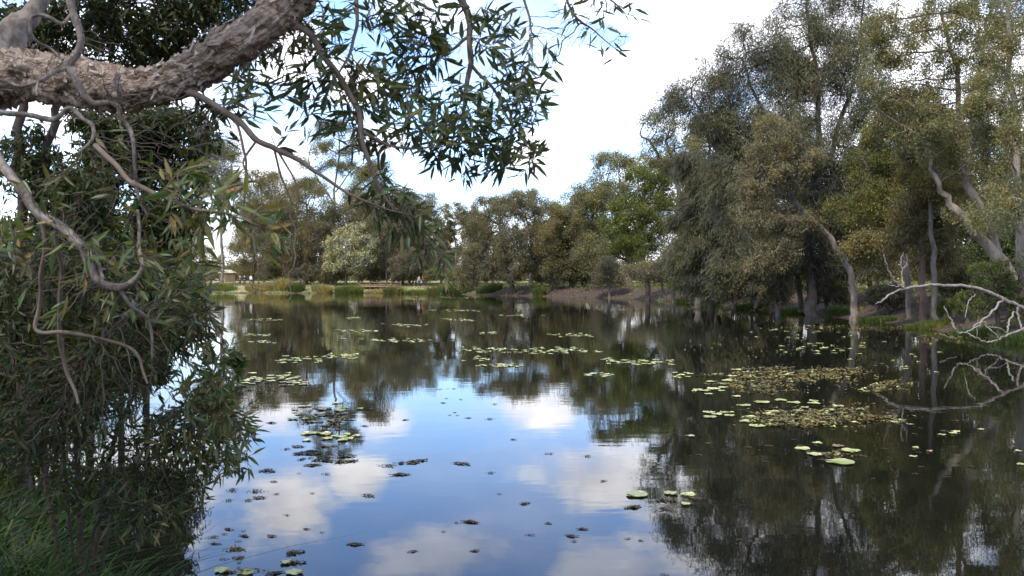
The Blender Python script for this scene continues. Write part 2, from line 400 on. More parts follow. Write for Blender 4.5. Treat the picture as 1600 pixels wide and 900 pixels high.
def groundmat():
    m, o = newmat('bank_ground')
    a = noise_t(.12, 5); b = noise_t(1.6, 6, .65); c = noise_t(9, 5, .7)
    t = nt.nodes.new('ShaderNodeTexCoord'); sp = nt.nodes.new('ShaderNodeSeparateXYZ'); nt.links.new(t.outputs['Object'], sp.inputs[0])
    dirt = ramp(M('ADD', M('MULTIPLY', b, .6), M('MULTIPLY', c, .4)), [(.3, (.036, .026, .021)), (.5, (.066, .046, .037)), (.68, (.105, .08, .06))])
    grass = mixc(smooth(M('ADD', M('MULTIPLY', a, .6), M('MULTIPLY', b, .4)), .38, .60), ramp(c, [(.3, (.10, .14, .035)), (.65, (.17, .20, .06))]), ramp(c, [(.3, (.22, .18, .09)), (.65, (.34, .27, .15))]))
    hgt = M('ADD', sp.outputs[2], M('MULTIPLY', M('SUBTRACT', b, .5), .5))
    side = smooth(M('ADD', sp.outputs[0], M('MULTIPLY', a, 6)), -10, -1)     # the eastern bank is bare mulch, the western one grassed down to the water
    lim = M('MULTIPLY', M('SUBTRACT', 1, smooth(hgt, 1.10, 1.45)), side)
    wet = M('SUBTRACT', 1, smooth(hgt, .02, .22))
    col = mixc(M('MAXIMUM', lim, wet), grass, dirt)
    p = princ(col, .95, .1, bump(M('ADD', b, c), .06)); nt.links.new(p.outputs[0], o.inputs[0]); return m
g = mk('ground', np.c_[X.ravel(), Y_.ravel(), Z], np.stack([q, q + 1, q + nx + 1, q + nx], 1), groundmat(), smooth_=True); g['kind'] = 'structure'
xw = np.array([-90, 60.0]); wm = watermat()
wa = mk('water', [(-110, -12, 0), (50, -12, 0), (50, 170, 0), (-110, 170, 0)], [(0, 1, 2, 3)], wm); wa['kind'] = 'structure'

TRW = .72
# ------------------------------------------------------------------ generic trees
def tree(name, label, cat, Y, trunks, blobs, leaf, bark, nleaf, lsz, lw=.32, natt=650, step=.035, droop=.3, spread=.05, tip=.0016,
         seed=1, shell=.45, gap=.3, group=None, kind='leaf', grnd=True, bare=.0, clump=1.0, basexy=None):
    """trunks: polylines of (px, py, radius_px[, dY metres]); blobs: (px, py, rx, ry[, dY metres[, weight]]) in photo pixels at distance Y."""
    rng = np.random.default_rng(seed); s = Y / F
    if Y > 25: nleaf = int(nleaf * (1.55 if Y < 120 else 1.3)); lsz *= .82
    nodes = []; par = []; pre = []
    H = max(abs(t[0][1] - min(b[1] - b[3] for b in blobs)) for t in trunks) * s
    for t in trunks:
        pts = []
        for q_ in t:
            dY = q_[3] if len(q_) > 3 else 0
            p = P(q_[0], q_[1], Y + dY); pts.append((*p, q_[2] * s * TRW))
        if not nodes and grnd:
            gz = hz1(pts[0][0], pts[0][1]); pts.insert(0, (pts[0][0], pts[0][1], min(gz, pts[0][2]) - .15, pts[0][3] * 1.35))
        c = catmull(pts, 4)
        c[1:-1, :3] += rng.normal(size=(len(c) - 2, 3)) * H * .004
        if nodes:
            d = ((np.array(nodes) - c[0, :3]) ** 2).sum(1); pi = int(d.argmin())
            if grnd and t[0][2] < 0: pi = -1
            if len(t[0]) > 4: pi = -1
        else: pi = -1
        for k_, q_ in enumerate(c):
            nodes.append(q_[:3]); par.append(pi if k_ == 0 else len(nodes) - 2); pre.append(max(abs(q_[3]), tip * Y * .4))
    bl = [(*P(b[0], b[1], Y + (b[4] if len(b) > 4 else 0)), b[2] * s, (b[2] * .8 + b[3] * .2) * s, b[3] * s, b[5] if len(b) > 5 else 1) for b in blobs]
    bl2 = []
    for b in bl:
        c0 = np.array(b[:3]); r0 = np.array(b[3:6]); bl2.append((*c0, *(r0 * .85), .9 * b[6]))
        for _ in range(9):
            d_ = unit(rng.normal(size=3) + np.array([0, -.25, .2])); bl2.append((*(c0 + d_ * r0 * .82), *(r0 * rng.uniform(.22, .42) * np.array([1, 1, .9])), b[6]))
    att = sample_blobs(bl2, natt, rng, shell, gap, 1.0, seed)
    att = att[att[:, 2] > .25]
    st = max(step * H, .02)
    nd, pa = grow(nodes, par, att, st, st * 1.15, st * 9, 70, rng, (0, 0, .05), .16)
    pr = np.zeros(len(nd)); pr[:len(pre)] = pre
    base = nd[0].copy(); base[2] += .15
    root = empty(name, base, label, cat, group)
    tb = Tubes(); r, desc = branch_mesh(nd, pa, pr, tip * Y * .34, 2.3, tb, 4, 9)
    tb.build('trunk', MB_[bark], root, base)
    tips = np.where((desc <= 5) & (pr == 0))[0]
    if len(tips) == 0: tips = np.arange(len(nd))
    wgt = 1 / desc[tips] ** .5
    # uneven foliage: some twigs carry more leaves than others
    wgt *= np.exp(rng.normal(size=len(tips)) * 1.0 * clump) * (rng.uniform(size=len(tips)) > bare)
    idx = tips[rng.choice(len(tips), nleaf, p=wgt / wgt.sum())]
    sp = spread * H * (.62 if 25 < Y < 75 else .8)
    bd = unit(nd[idx] - nd[np.maximum(pa[idx], 0)])
    if kind == 'needle':
        off = rng.normal(size=(nleaf, 3)) * sp * np.array([1, 1, 1.1])
        d = unit(bd * .55 + rng.normal(size=(nleaf, 3)) * .38 + np.array([0, 0, -droop]))
        ln = lsz * rng.uniform(.6, 1.3, nleaf); v, f = strip(nd[idx] + off, d, unit(rng.normal(size=(nleaf, 3))), ln, lsz * lw * rng.uniform(.7, 1.3, nleaf))
    else:
        off = rng.normal(size=(nleaf, 3)) * sp
        d = unit(bd * .5 + rng.normal(size=(nleaf, 3)) * .7 + np.array([0, 0, -droop]))
        ln = lsz * rng.uniform(.6, 1.35, nleaf); v, f = diamond(nd[idx] + off, d, unit(rng.normal(size=(nleaf, 3)) + np.array([0, 0, .8])), ln, ln * lw)
    v[:, 2] = np.maximum(v[:, 2], .03)
    mk('crown', v, f, ML[leaf], root, base)
    return root

TR = 'trees on the far bank'
# --- right bank ---
tree('she_oak_tree', 'tallest feathery grey-green she-oak rising above the right bank', 'tree', 50,
     [[(1268, 486, 11), (1268, 400, 10), (1272, 300, 8), (1278, 190, 6), (1270, 90, 4.5), (1262, 20, 3), (1262, -30, 2)], [(1275, 330, 6), (1225, 230, 5), (1180, 150, 3), (1160, 90, 2)], [(1272, 300, 6), (1310, 200, 5), (1340, 90, 3), (1350, 0, 2)], [(1252, 486, 6, 1, 1), (1240, 400, 5), (1200, 300, 4), (1130, 220, 3), (1080, 150, 2)]],
     [(1340, 60, 40, 70), (1345, 170, 50, 70), (1290, 100, 70, 60), (1200, 110, 60, 50), (1150, 120, 50, 50, 0, .7), (1240, 330, 90, 60), (1330, 340, 70, 60), (1200, 210, 80, 60), (1150, 330, 50, 60), (1310, 420, 60, 40), (1262, 40, 70, 60), (1320, 20, 55, 60), (1175, 80, 55, 50, 0, .7), (1120, 135, 46, 60, 0, .7), (1220, 130, 70, 70), (1300, 140, 70, 70), (1130, 180, 60, 60), (1070, 165, 36, 50), (1240, 240, 90, 80), (1330, 260, 60, 80), (1150, 270, 60, 60), (1270, 350, 80, 70), (1160, 425, 50, 34), (1235, 440, 40, 24)],
     'oak', 'grey', 110000, .36, .10, 2800, .020, .42, .026, .0010, 11, .5, .18, TR, 'needle', clump=.9)
tree('gum_tree', 'grey-green gum with an open round head left of the tall she-oak', 'tree', 66,
     [[(1090, 468, 7), (1080, 380, 6), (1060, 290, 5), (1040, 220, 3)], [(1060, 290, 4), (1020, 230, 3), (1000, 210, 2)], [(1075, 350, 4), (1110, 260, 3), (1100, 190, 2)]],
     [(1030, 190, 38, 30), (1015, 222, 26, 24), (1075, 200, 36, 40), (1060, 250, 50, 30), (1120, 220, 45, 50), (1110, 300, 50, 40)],
     'gum', 'grey', 26000, .18, .32, 900, .028, .35, .026, .0011, 12, .5, .3, TR)
tree('she_oak_tree', 'dark drooping she-oak hanging to the water beside the bright green tree', 'tree', 60,
     [[(1110, 474, 8), (1108, 400, 7), (1100, 320, 5), (1096, 260, 3)], [(1122, 474, 5, 1, 1), (1135, 400, 4), (1140, 330, 3)]],
     [(1095, 270, 44, 34), (1100, 330, 52, 46), (1110, 390, 52, 50), (1075, 410, 34, 40), (1150, 350, 40, 50), (1120, 440, 55, 26), (1165, 420, 36, 36)],
     'oak', 'dark', 60000, .40, .10, 1200, .028, .75, .035, .0011, 13, .5, .05, TR, 'needle')
tree('paperbark_tree', 'sparse grey-brown paperbark on a pale leaning trunk over the right bank', 'tree', 44,
     [[(1336, 482, 8), (1330, 430, 7), (1312, 395, 7), (1280, 355, 6.5), (1245, 318, 5.5), (1232, 280, 4), (1222, 230, 2.5)], [(1245, 318, 3.5), (1215, 330, 2.5), (1180, 345, 1.5), (1165, 365, 1)], [(1275, 352, 3), (1235, 372, 2.4), (1215, 388, 1.4)], [(1245, 318, 4), (1200, 280, 3), (1180, 240, 2)], [(1236, 290, 4), (1260, 250, 3), (1250, 210, 2)]],
     [(1210, 200, 44, 30), (1190, 240, 46, 34), (1245, 250, 45, 42), (1200, 290, 56, 38), (1225, 350, 60, 36), (1180, 340, 40, 36), (1200, 400, 55, 36)],
     'brown', 'pale', 38000, .14, .36, 1500, .024, .3, .022, .0013, 14, .45, .15, TR, bare=.1)
tree('wattle_tree', 'yellow-green bushy tree in front of the pale right trunks', 'tree', 42,
     [[(1420, 500, 7), (1415, 400, 6), (1405, 320, 4), (1395, 250, 2.5)], [(1410, 350, 4), (1370, 300, 3), (1350, 250, 2)]],
     [(1390, 215, 55, 32), (1360, 260, 40, 40), (1420, 270, 50, 44), (1385, 320, 56, 44), (1330, 330, 34, 36), (1430, 350, 40, 36)],
     'yellow', 'grey', 34000, .14, .36, 1000, .028, .3, .03, .0012, 15, .5, .15, TR)
tree('red_trunked_tree', 'dark leafy tree on the thicker of two straight reddish trunks', 'tree', 38,
     [[(1443, 503, 8), (1442, 420, 7), (1438, 330, 6), (1430, 230, 4)]],
     [(1400, 380, 50, 34), (1440, 320, 60, 60), (1470, 400, 44, 30), (1460, 230, 60, 60), (1350, 390, 40, 30)],
     'olive', 'red', 36000, .14, .36, 1000, .03, .3, .03, .0012, 16, .5, .15, TR)
tree('straight_trunked_tree', 'tree with a straight lighter trunk just beside the reddish trunk', 'tree', 37,
     [[(1464, 505, 6.5), (1458, 430, 6), (1455, 340, 5), (1450, 200, 3)]],
     [(1455, 260, 60, 70), (1490, 330, 44, 50), (1420, 180, 50, 50)],
     'olive', 'grey', 28000, .14, .36, 800, .03, .3, .03, .0012, 17, .5, .15, TR)
tree('paperbark_tree', 'tall paperbark with forked pale trunks leaning in at the right edge', 'tree', 33,
     [[(1600, 520, 15), (1582, 440, 14), (1545, 385, 12), (1500, 335, 9), (1470, 295, 6), (1455, 250, 4)], [(1565, 410, 9), (1540, 340, 9), (1510, 270, 8), (1500, 180, 6), (1495, 100, 5), (1470, 20, 3)], [(1500, 180, 5), (1530, 110, 4), (1540, 30, 3)]],
     [(1390, 40, 50, 50), (1370, 140, 40, 60), (1450, 210, 70, 50), (1480, 40, 70, 70), (1550, 60, 70, 80), (1420, 80, 60, 60), (1500, 150, 80, 60), (1410, 150, 50, 50), (1560, 220, 60, 70), (1380, 90, 30, 60), (1500, 260, 60, 40), (1530, 340, 50, 40)],
     'gum', 'pale', 60000, .115, .34, 2000, .022, .3, .019, .0013, 18, .5, .3, TR)
tree('paperbark_tree', 'upright pale-barked paperbark cut off by the right edge of the view', 'tree', 30,
     [[(1606, 530, 10), (1596, 430, 10), (1592, 300, 8), (1584, 180, 6.5), (1577, 60, 5), (1570, -60, 3)]],
     [(1580, 330, 50, 50, -2), (1590, 230, 50, 40, -2), (1570, 170, 40, 40, -2), (1600, 20, 70, 80), (1560, 120, 60, 60), (1620, 180, 60, 80), (1600, 300, 60, 50), (1570, 440, 40, 40), (1620, 420, 50, 60)],
     'gum', 'pale', 42000, .11, .34, 1300, .025, .3, .022, .0012, 19, .5, .2, TR)
tree('shrub', 'low dark bush with a lime tuft beneath the pale leaning trunks', 'shrub', 30,
     [[(1560, 510, 5), (1555, 460, 4), (1550, 430, 3)]], [(1555, 440, 44, 36), (1590, 470, 36, 40), (1520, 470, 36, 24)], 'bright', 'dark', 9000, .09, .36, 350, .05, .3, .04, .0014, 20, .5, .3)
tree('melaleuca_tree', 'twiggy brown melaleuca low at the waterline left of the leaning paperbark', 'tree', 50,
     [[(1215, 485, 5), (1205, 440, 4), (1195, 400, 3)], [(1180, 482, 5, 0, 1), (1190, 440, 4), (1180, 400, 2)]],
     [(1190, 400, 50, 36), (1225, 430, 40, 30), (1160, 430, 30, 34), (1190, 450, 46, 24)], 'brown', 'grey', 26000, .14, .36, 900, .04, .3, .05, .0013, 21, .5, .1, TR, bare=.1)
tree('melaleuca_tree', 'olive melaleuca filling the gap under the yellow-green tree', 'tree', 50,
     [[(1365, 485, 6), (1360, 440, 5), (1350, 390, 3)]],
     [(1320, 400, 44, 30), (1370, 390, 50, 36), (1300, 360, 44, 40), (1330, 300, 50, 50)], 'olive', 'dark', 34000, .15, .36, 900, .035, .3, .045, .0012, 22, .5, .1, TR)
tree('bright_green_tree', 'bright green leafy tree with a dark trunk in the water edge', 'tree', 88,
     [[(1012, 466, 6), (1012, 440, 6), (1006, 415, 5), (995, 380, 3.5), (990, 330, 2)], [(1010, 430, 4), (975, 405, 3), (955, 395, 2)], [(1012, 436, 4), (1040, 415, 3), (1060, 405, 1.5)]],
     [(1010, 275, 34, 22), (1030, 300, 28, 30), (985, 330, 42, 28), (965, 355, 28, 22), (1015, 350, 34, 34), (985, 390, 44, 24), (1040, 330, 24, 24)],
     'bright', 'dark', 30000, .22, .42, 900, .03, .25, .024, .0012, 23, .5, .25, TR)
tree('paperbark_tree', 'brownish twiggy paperbark right of the bright green tree', 'tree', 82,
     [[(1052, 468, 4), (1058, 430, 4), (1066, 400, 3)], [(1062, 468, 3, 0, 1), (1064, 430, 3), (1078, 395, 2)], [(1040, 466, 3, 0, 1), (1034, 440, 2.5), (1048, 410, 2)]],
     [(1060, 400, 34, 26), (1040, 430, 30, 20), (1075, 370, 24, 30), (1010, 425, 34, 18)], 'brown', 'pale', 20000, .2, .36, 800, .04, .3, .045, .0013, 24, .5, .15, TR, bare=.1)
tree('gum_tree', 'large pale olive gum rising behind the bright green tree', 'tree', 104,
     [[(985, 456, 5), (980, 400, 5), (970, 330, 3)], [(975, 400, 3), (940, 350, 3), (920, 320, 1.5)]],
     [(970, 256, 50, 18), (1040, 262, 40, 22), (910, 310, 44, 22), (945, 300, 50, 36), (985, 262, 32, 20), (945, 290, 36, 24), (1000, 300, 40, 34), (920, 330, 38, 34), (970, 350, 46, 40), (1030, 265, 26, 22), (930, 390, 36, 34)],
     'gum', 'grey', 48000, .25, .38, 1400, .026, .25, .026, .0011, 25, .5, .1, TR)
# --- centre ---
tree('melaleuca_tree', 'broad low brownish melaleuca, widest crown in the centre of the bank', 'tree', 116,
     [[(803, 462, 5), (800, 440, 5), (790, 400, 3.5), (780, 350, 2)], [(801, 442, 3), (825, 410, 3), (840, 380, 2)], [(800, 444, 3), (765, 420, 2.5), (745, 395, 1.5)]],
     [(790, 322, 46, 24), (745, 345, 34, 34), (835, 335, 40, 34), (800, 380, 60, 38), (745, 410, 38, 34), (850, 405, 40, 38), (800, 420, 60, 26), (730, 430, 26, 20), (860, 435, 26, 16)],
     'brown', 'dark', 60000, .25, .38, 1700, .026, .25, .03, .0010, 26, .5, .02, TR)
tree('gum_tree', 'thin pale-crowned gum poking above the broad brownish melaleuca', 'tree', 128,
     [[(830, 455, 3), (830, 380, 3), (820, 330, 1.5)]],
     [(820, 308, 24, 12), (850, 325, 30, 14), (790, 318, 30, 12)], 'gum', 'grey', 9000, .26, .34, 400, .04, .2, .03, .0010, 27, .5, .3, TR)
tree('melaleuca_tree', 'olive melaleuca between the broad brownish one and the bright green tree', 'tree', 112,
     [[(893, 460, 5), (890, 430, 4), (880, 390, 3)], [(892, 438, 3), (920, 410, 2.5), (930, 390, 1.5)]],
     [(880, 345, 30, 24), (905, 370, 40, 34), (870, 385, 34, 34), (925, 410, 34, 28), (880, 425, 40, 20)],
     'olive', 'dark', 46000, .26, .38, 1200, .03, .25, .035, .0010, 28, .5, .02, TR)
tree('grey_shrub', 'small grey-leaved shrub under the olive melaleuca by the mulch bank', 'shrub', 100,
     [[(952, 458, 2.5), (950, 440, 2), (945, 420, 1)]], [(950, 420, 24, 18), (935, 435, 16, 12), (965, 438, 18, 12)], 'brown', 'grey', 9000, .2, .36, 350, .06, .2, .07, .0012, 29, .5, .1)
# --- left / far bank ---
FAR = 'trees behind the far lawn'
far = [
 ('gum_tree', 'slender tall gum with separate leaf clumps standing above the far trees', 180, [[(522, 446, 4), (520, 380, 3.5), (524, 300, 2.5), (530, 220, 1.5)], [(522, 320, 2), (490, 270, 1.5), (482, 250, 1)], [(524, 300, 2), (555, 260, 1.2)]],
   [(520, 212, 24, 16), (545, 232, 20, 18), (500, 238, 24, 14), (478, 262, 22, 12), (525, 265, 28, 12), (555, 275, 24, 14), (500, 300, 24, 12)], 'gum', 'pale', 11000, .34, .34, .4),
 ('blossom_tree', 'small tree dusted with pale blossom at the far water edge', 146, [[(540, 454, 2.5), (541, 430, 2), (545, 400, 1.5)]],
   [(545, 378, 28, 20), (525, 395, 22, 18), (565, 400, 28, 22), (545, 420, 34, 18)], 'white', 'dark', 9000, .30, .45, .15),
 ('she_oak_tree', 'olive she-oak immediately left of the blossom tree', 152, [[(480, 452, 3.5), (478, 400, 3), (480, 340, 2)]],
   [(480, 320, 34, 30), (465, 370, 40, 36), (500, 380, 34, 34), (470, 420, 44, 24)], 'olive', 'grey', 14000, .32, .32, .2),
 ('she_oak_tree', 'brownish she-oak leaning behind the reeds where two people walk', 150, [[(432, 452, 3), (430, 400, 3), (425, 350, 2)]],
   [(430, 350, 30, 30), (415, 390, 34, 30), (445, 410, 30, 26), (400, 350, 24, 30)], 'brown', 'grey', 12000, .32, .32, .25),
 ('gum_tree', 'olive gum with a flat crown right of the slender tall gum', 165, [[(585, 450, 3.5), (588, 380, 3), (590, 320, 2)]],
   [(590, 290, 32, 22), (570, 330, 34, 34), (610, 340, 34, 40), (590, 390, 44, 34)], 'olive', 'grey', 16000, .34, .32, .2),
 ('paperbark_tree', 'pale-stemmed paperbark behind the timber railing', 148, [[(605, 448, 2.5), (604, 400, 2.2), (603, 350, 1.5)], [(612, 448, 2, 0, 1), (616, 400, 1.8), (620, 350, 1.2)]],
   [(605, 370, 34, 24), (630, 340, 34, 34), (650, 390, 30, 34), (620, 410, 34, 20)], 'brown', 'pale', 12000, .30, .32, .25),
 ('gum_tree', 'rounded gum filling the gap left of the broad brownish melaleuca', 160, [[(665, 448, 3), (662, 400, 3), (658, 350, 2)]],
   [(655, 335, 34, 26), (670, 365, 26, 30), (650, 395, 34, 28)], 'olive', 'grey', 13000, .32, .32, .25),
 ('gum_tree', 'thin see-through gum crown left of the broad brownish melaleuca', 170, [[(712, 448, 2.5), (712, 390, 2), (710, 350, 1.2)]],
   [(712, 340, 22, 16), (725, 360, 20, 18), (700, 365, 20, 16)], 'gum', 'pale', 4500, .32, .3, .5),
 ('gum_tree', 'round-headed gum furthest left above the foreground leaves', 175, [[(348, 448, 3.5), (346, 380, 3), (345, 300, 2)]],
   [(344, 252, 26, 22), (330, 290, 30, 26), (355, 300, 26, 26)], 'olive', 'pale', 13000, .34, .32, .2),
 ('gum_tree', 'round-headed gum between the furthest left gum and the slender one', 178, [[(412, 446, 3.5), (412, 380, 3), (410, 320, 2)]],
   [(408, 292, 28, 20), (400, 330, 34, 30), (430, 325, 26, 30), (405, 370, 36, 30)], 'olive', 'grey', 12000, .34, .32, .2),
 ('wattle_shrub', 'tan bushy wattle at the water behind the person in red', 143, [[(650, 452, 2), (650, 435, 1.5), (648, 420, 1)]],
   [(640, 425, 34, 16), (670, 425, 30, 14), (655, 408, 28, 12)], 'brown', 'dark', 6500, .26, .34, .15),
 ('gum_tree', 'mid-height gum behind and between the blossom tree and railing', 158, [[(565, 448, 3), (565, 400, 2.5), (562, 350, 1.5)]],
   [(560, 340, 34, 30), (575, 380, 30, 30), (530, 350, 30, 30), (510, 350, 26, 34)], 'olive', 'grey', 12000, .33, .32, .2),
]
for k, (nm, lb, Y, tr, bl, lf, bk, nl, ls, lw, gp) in enumerate(far):
    bl = [(b[0], b[1] - 8, b[2] * 1.12, b[3] * 1.15) for b in bl]
    tree(nm, lb, 'shrub' if 'shrub' in nm else 'tree', Y, tr, bl, lf, bk, int(nl * 2.3), ls, lw * 1.15, 800, .032, .3, .034 if gp < .4 else .018, .0009, 40 + k, .5, gp * .5, FAR)

for k, (px, Y, top, hw, lf, lb) in enumerate([
  (446, 175, 268, 40, 'olive', 'broad far tree showing above the brownish she-oak'), (560, 176, 272, 40, 'gum', 'broad far tree right of the slender tall gum'), (616, 172, 292, 40, 'olive', 'broad far tree over the pale-stemmed paperbark'),
  (700, 172, 352, 18, 'gum', 'thin far tree standing alone in the bright gap of the far trees'), (880, 150, 312, 40, 'gum', 'broad pale tree behind the olive melaleuca'), (925, 142, 300, 36, 'olive', 'broad tree left behind the pale olive gum'), (770, 160, 318, 36, 'olive', 'broad tree left behind the brownish central melaleuca'),
  (742, 150, 322, 24, 'olive', 'far tree touching the left flank of the broad brownish melaleuca'),
  (455, 160, 285, 30, 'olive', 'far tree behind the olive she-oak'), (395, 165, 310, 30, 'olive', 'far tree right of the furthest left gum'), (630, 150, 312, 32, 'brown', 'far brownish tree right of the railing'),
  (500, 150, 345, 28, 'brown', 'far brownish tree left of the blossom tree'), (855, 140, 340, 30, 'olive', 'far tree between the two central melaleucas')]):
    s_ = Y / F; by = HOR + (CAMZ - hz1((px - 800) * s_, Y)) / s_; hh = by - top
    tree('gum_tree', lb, 'tree', Y, [[(px, by, 3), (px + 2, by - hh * .35, 2.5), (px - 3, by - hh * .65, 1.5)]], [(px, top + hh * .2, hw * .8, hh * .2), (px - hw * .4, top + hh * .45, hw * .7, hh * .22), (px + hw * .4, top + hh * .5, hw * .7, hh * .22), (px, by - hh * .2, hw, hh * .17)],
         lf, 'grey', 24000, .30, .38, 600, .035, .3, .036, .0009, 160 + k, .5, .12, FAR)
for k, (px, Y, h, hw, lf, lb) in enumerate([
  (470, 148, 3.2, 26, 'brown', 'tan shrub under the olive she-oak on the far bank'), (520, 148, 3.0, 22, 'olive', 'olive shrub left of the blossom tree foot'), (580, 150, 3.4, 24, 'brown', 'tan shrub right of the blossom tree foot'),
  (640, 146, 3.4, 30, 'brown', 'wide pinkish-tan shrub right of the railing'), (690, 140, 3.0, 30, 'yellow', 'yellowish shrub behind the dense dark reeds'), (740, 130, 3.0, 24, 'olive', 'olive shrub left of the broad melaleuca foot'),
  (430, 150, 3.0, 26, 'olive', 'olive shrub behind the tallest dry reeds'), (860, 120, 2.6, 24, 'olive', 'olive shrub behind the single bright tussock'), (910, 112, 2.4, 22, 'brown', 'tan shrub at the foot of the olive melaleuca'),
  (1090, 76, 2.4, 26, 'brown', 'tangled brown shrub at the foot of the drooping she-oak'), (1145, 68, 2.6, 26, 'olive', 'tangled olive shrub on the shore right of the drooping she-oak'), (1205, 60, 2.2, 28, 'brown', 'tangled brown shrub left of the tallest she-oak foot'),
  (1290, 53, 1.8, 30, 'olive', 'tangled olive shrub right of the tallest she-oak foot'), (1385, 45, 1.6, 30, 'brown', 'brown shrub on the bank left of the straight trunks'), (1500, 40, 1.9, 40, 'olive', 'olive shrub behind the arching branch'), (1555, 36, 1.9, 40, 'brown', 'brown shrub under the forked pale trunks')]):
    s_ = Y / F; by = HOR + (CAMZ - hz1((px - 800) * s_, Y)) / s_; hh = h / s_
    tree('shore_shrub', lb, 'shrub', Y, [[(px, by, 2), (px - 4, by - hh * .5, 1.6), (px - hw * .5, by - hh * .8, 1)], [(px + 2, by, 2, 0, 1), (px + 8, by - hh * .4, 1.5), (px + hw * .5, by - hh * .8, 1)], [(px + 1, by, 1.6, 0, 1), (px + 1, by - hh * .9, 1)]],
         [(px, by - hh * .65, hw * .8, hh * .35), (px - hw * .6, by - hh * .5, hw * .5, hh * .35), (px + hw * .6, by - hh * .5, hw * .5, hh * .35)], lf, 'grey', 7000, .10 + Y * .0011, .38, 420, .07, .25, .07, .0012, 190 + k, .5, .1, 'shrubs and saplings along the water')
# tree belt further back (seen only in slices between the front trees)
belt = []
def dfar(px, Y, h, wpx, leaf, seed, lb, gp=.15):
    s = F / Y; by = HOR + (CAMZ - hz1((px - 800) / s, Y)) * s; top = by - h * s; H = h * s
    tree('park_tree', lb, 'tree', Y, [[(px, by, 2.2), (px + 3, by - H * .4, 1.8), (px - 2, by - H * .7, 1.2)]],
         [(px, top + H * .25, wpx * .7, H * .25), (px - wpx * .5, by - H * .45, wpx * .6, H * .28), (px + wpx * .5, by - H * .5, wpx * .6, H * .3), (px, by - H * .2, wpx * .9, H * .18), (px + wpx * .3, by - H * .08, wpx, H * .07)],
         leaf, 'grey', 15000, .5, .42, 320, .06, .25, .055, .0008, seed, .5, gp, 'trees of the belt beyond the park')
for k, (px, Y, h, wp, lf, lb) in enumerate([
  (760, 230, 13, 60, 'olive', 'belt tree seen past the left flank of the broad brownish melaleuca'),
  (870, 240, 14, 60, 'olive', 'belt tree seen over the dip between the two central melaleucas'),
  (640, 250, 13, 60, 'brown', 'belt tree seen behind the rounded gum'),
  (500, 260, 12, 60, 'olive', 'belt tree seen below the slender tall gum'),
  (380, 250, 12, 60, 'olive', 'belt tree seen between the two round-headed gums'),
  (270, 240, 13, 70, 'olive', 'belt tree seen through the left foreground leaves'),
  (120, 230, 14, 90, 'olive', 'belt tree far left beyond the foreground limb'),
  (1000, 210, 14, 70, 'olive', 'belt tree seen behind the pale olive gum'),
  (1130, 190, 15, 80, 'olive', 'belt tree seen behind the drooping she-oak'),
  (1260, 170, 15, 80, 'olive', 'belt tree seen behind the tallest she-oak trunk'),
  (1380, 150, 15, 90, 'olive', 'belt tree seen above the strip of pale grass'),
  (1500, 140, 15, 90, 'olive', 'belt tree seen behind the forked pale trunks'),
  (1620, 130, 15, 100, 'olive', 'belt tree at the right end of the park')]):
    dfar(px, Y, h, wp, lf, 70 + k, lb)

# far-off scrub that reads as one mass behind the park
r_ = np.random.default_rng(606); n = 90000; th = r_.uniform(-.75, .75, n); rad = r_.uniform(250, 300, n); x = np.sin(th) * rad; y = np.cos(th) * rad
hgt = 4.2 + 1.6 * sines(np.c_[x, y, x * 0], .10, 31) + 1.5 * sines(np.c_[x, y, x * 0], .35, 32); z = hz(x, y) + hgt * r_.uniform(0, 1, n) ** .8
d = unit(r_.normal(size=(n, 3))); v, f = diamond(np.c_[x, y, z], d, unit(r_.normal(size=(n, 3)) + np.array([0, 0, .6])), r_.uniform(.5, 1.1, n), r_.uniform(.3, .55, n))
o = mk('distant_scrub', v, f, ML['olive']); tag(o, 'far-off scrub closing the park behind all the trees', 'scrub', kind='stuff')
# darker understorey on the right bank, standing a few metres behind the shore
for k, (px, Y, py0, w_, h_, lb) in enumerate([
  (1080, 74, 464, 44, 40, 'dark understorey bush at the foot of the drooping she-oak'),
  (1175, 64, 470, 44, 50, 'dark understorey bush left of the tallest she-oak trunk'),
  (1300, 66, 462, 40, 46, 'dark understorey bush behind the leaning paperbark foot'),
  (1500, 46, 470, 50, 60, 'dark understorey bush behind the arching bare branch'),
  (1590, 44, 470, 50, 80, 'dark understorey bush at the right edge behind the pale trunk')]):
    tree('understorey_bush', lb, 'bush', Y, [[(px, py0, 3), (px, py0 - h_ * .8, 2)], ], [(px, py0 - h_ * 1.1, w_, h_ * .6), (px - w_ * .5, py0 - h_ * .8, w_ * .5, h_ * .5), (px + w_ * .5, py0 - h_ * .9, w_ * .5, h_ * .5)],
         'fern', 'dark', 7000, .16, .4, 300, .06, .3, .05, .0014, 90 + k, .5, .2)

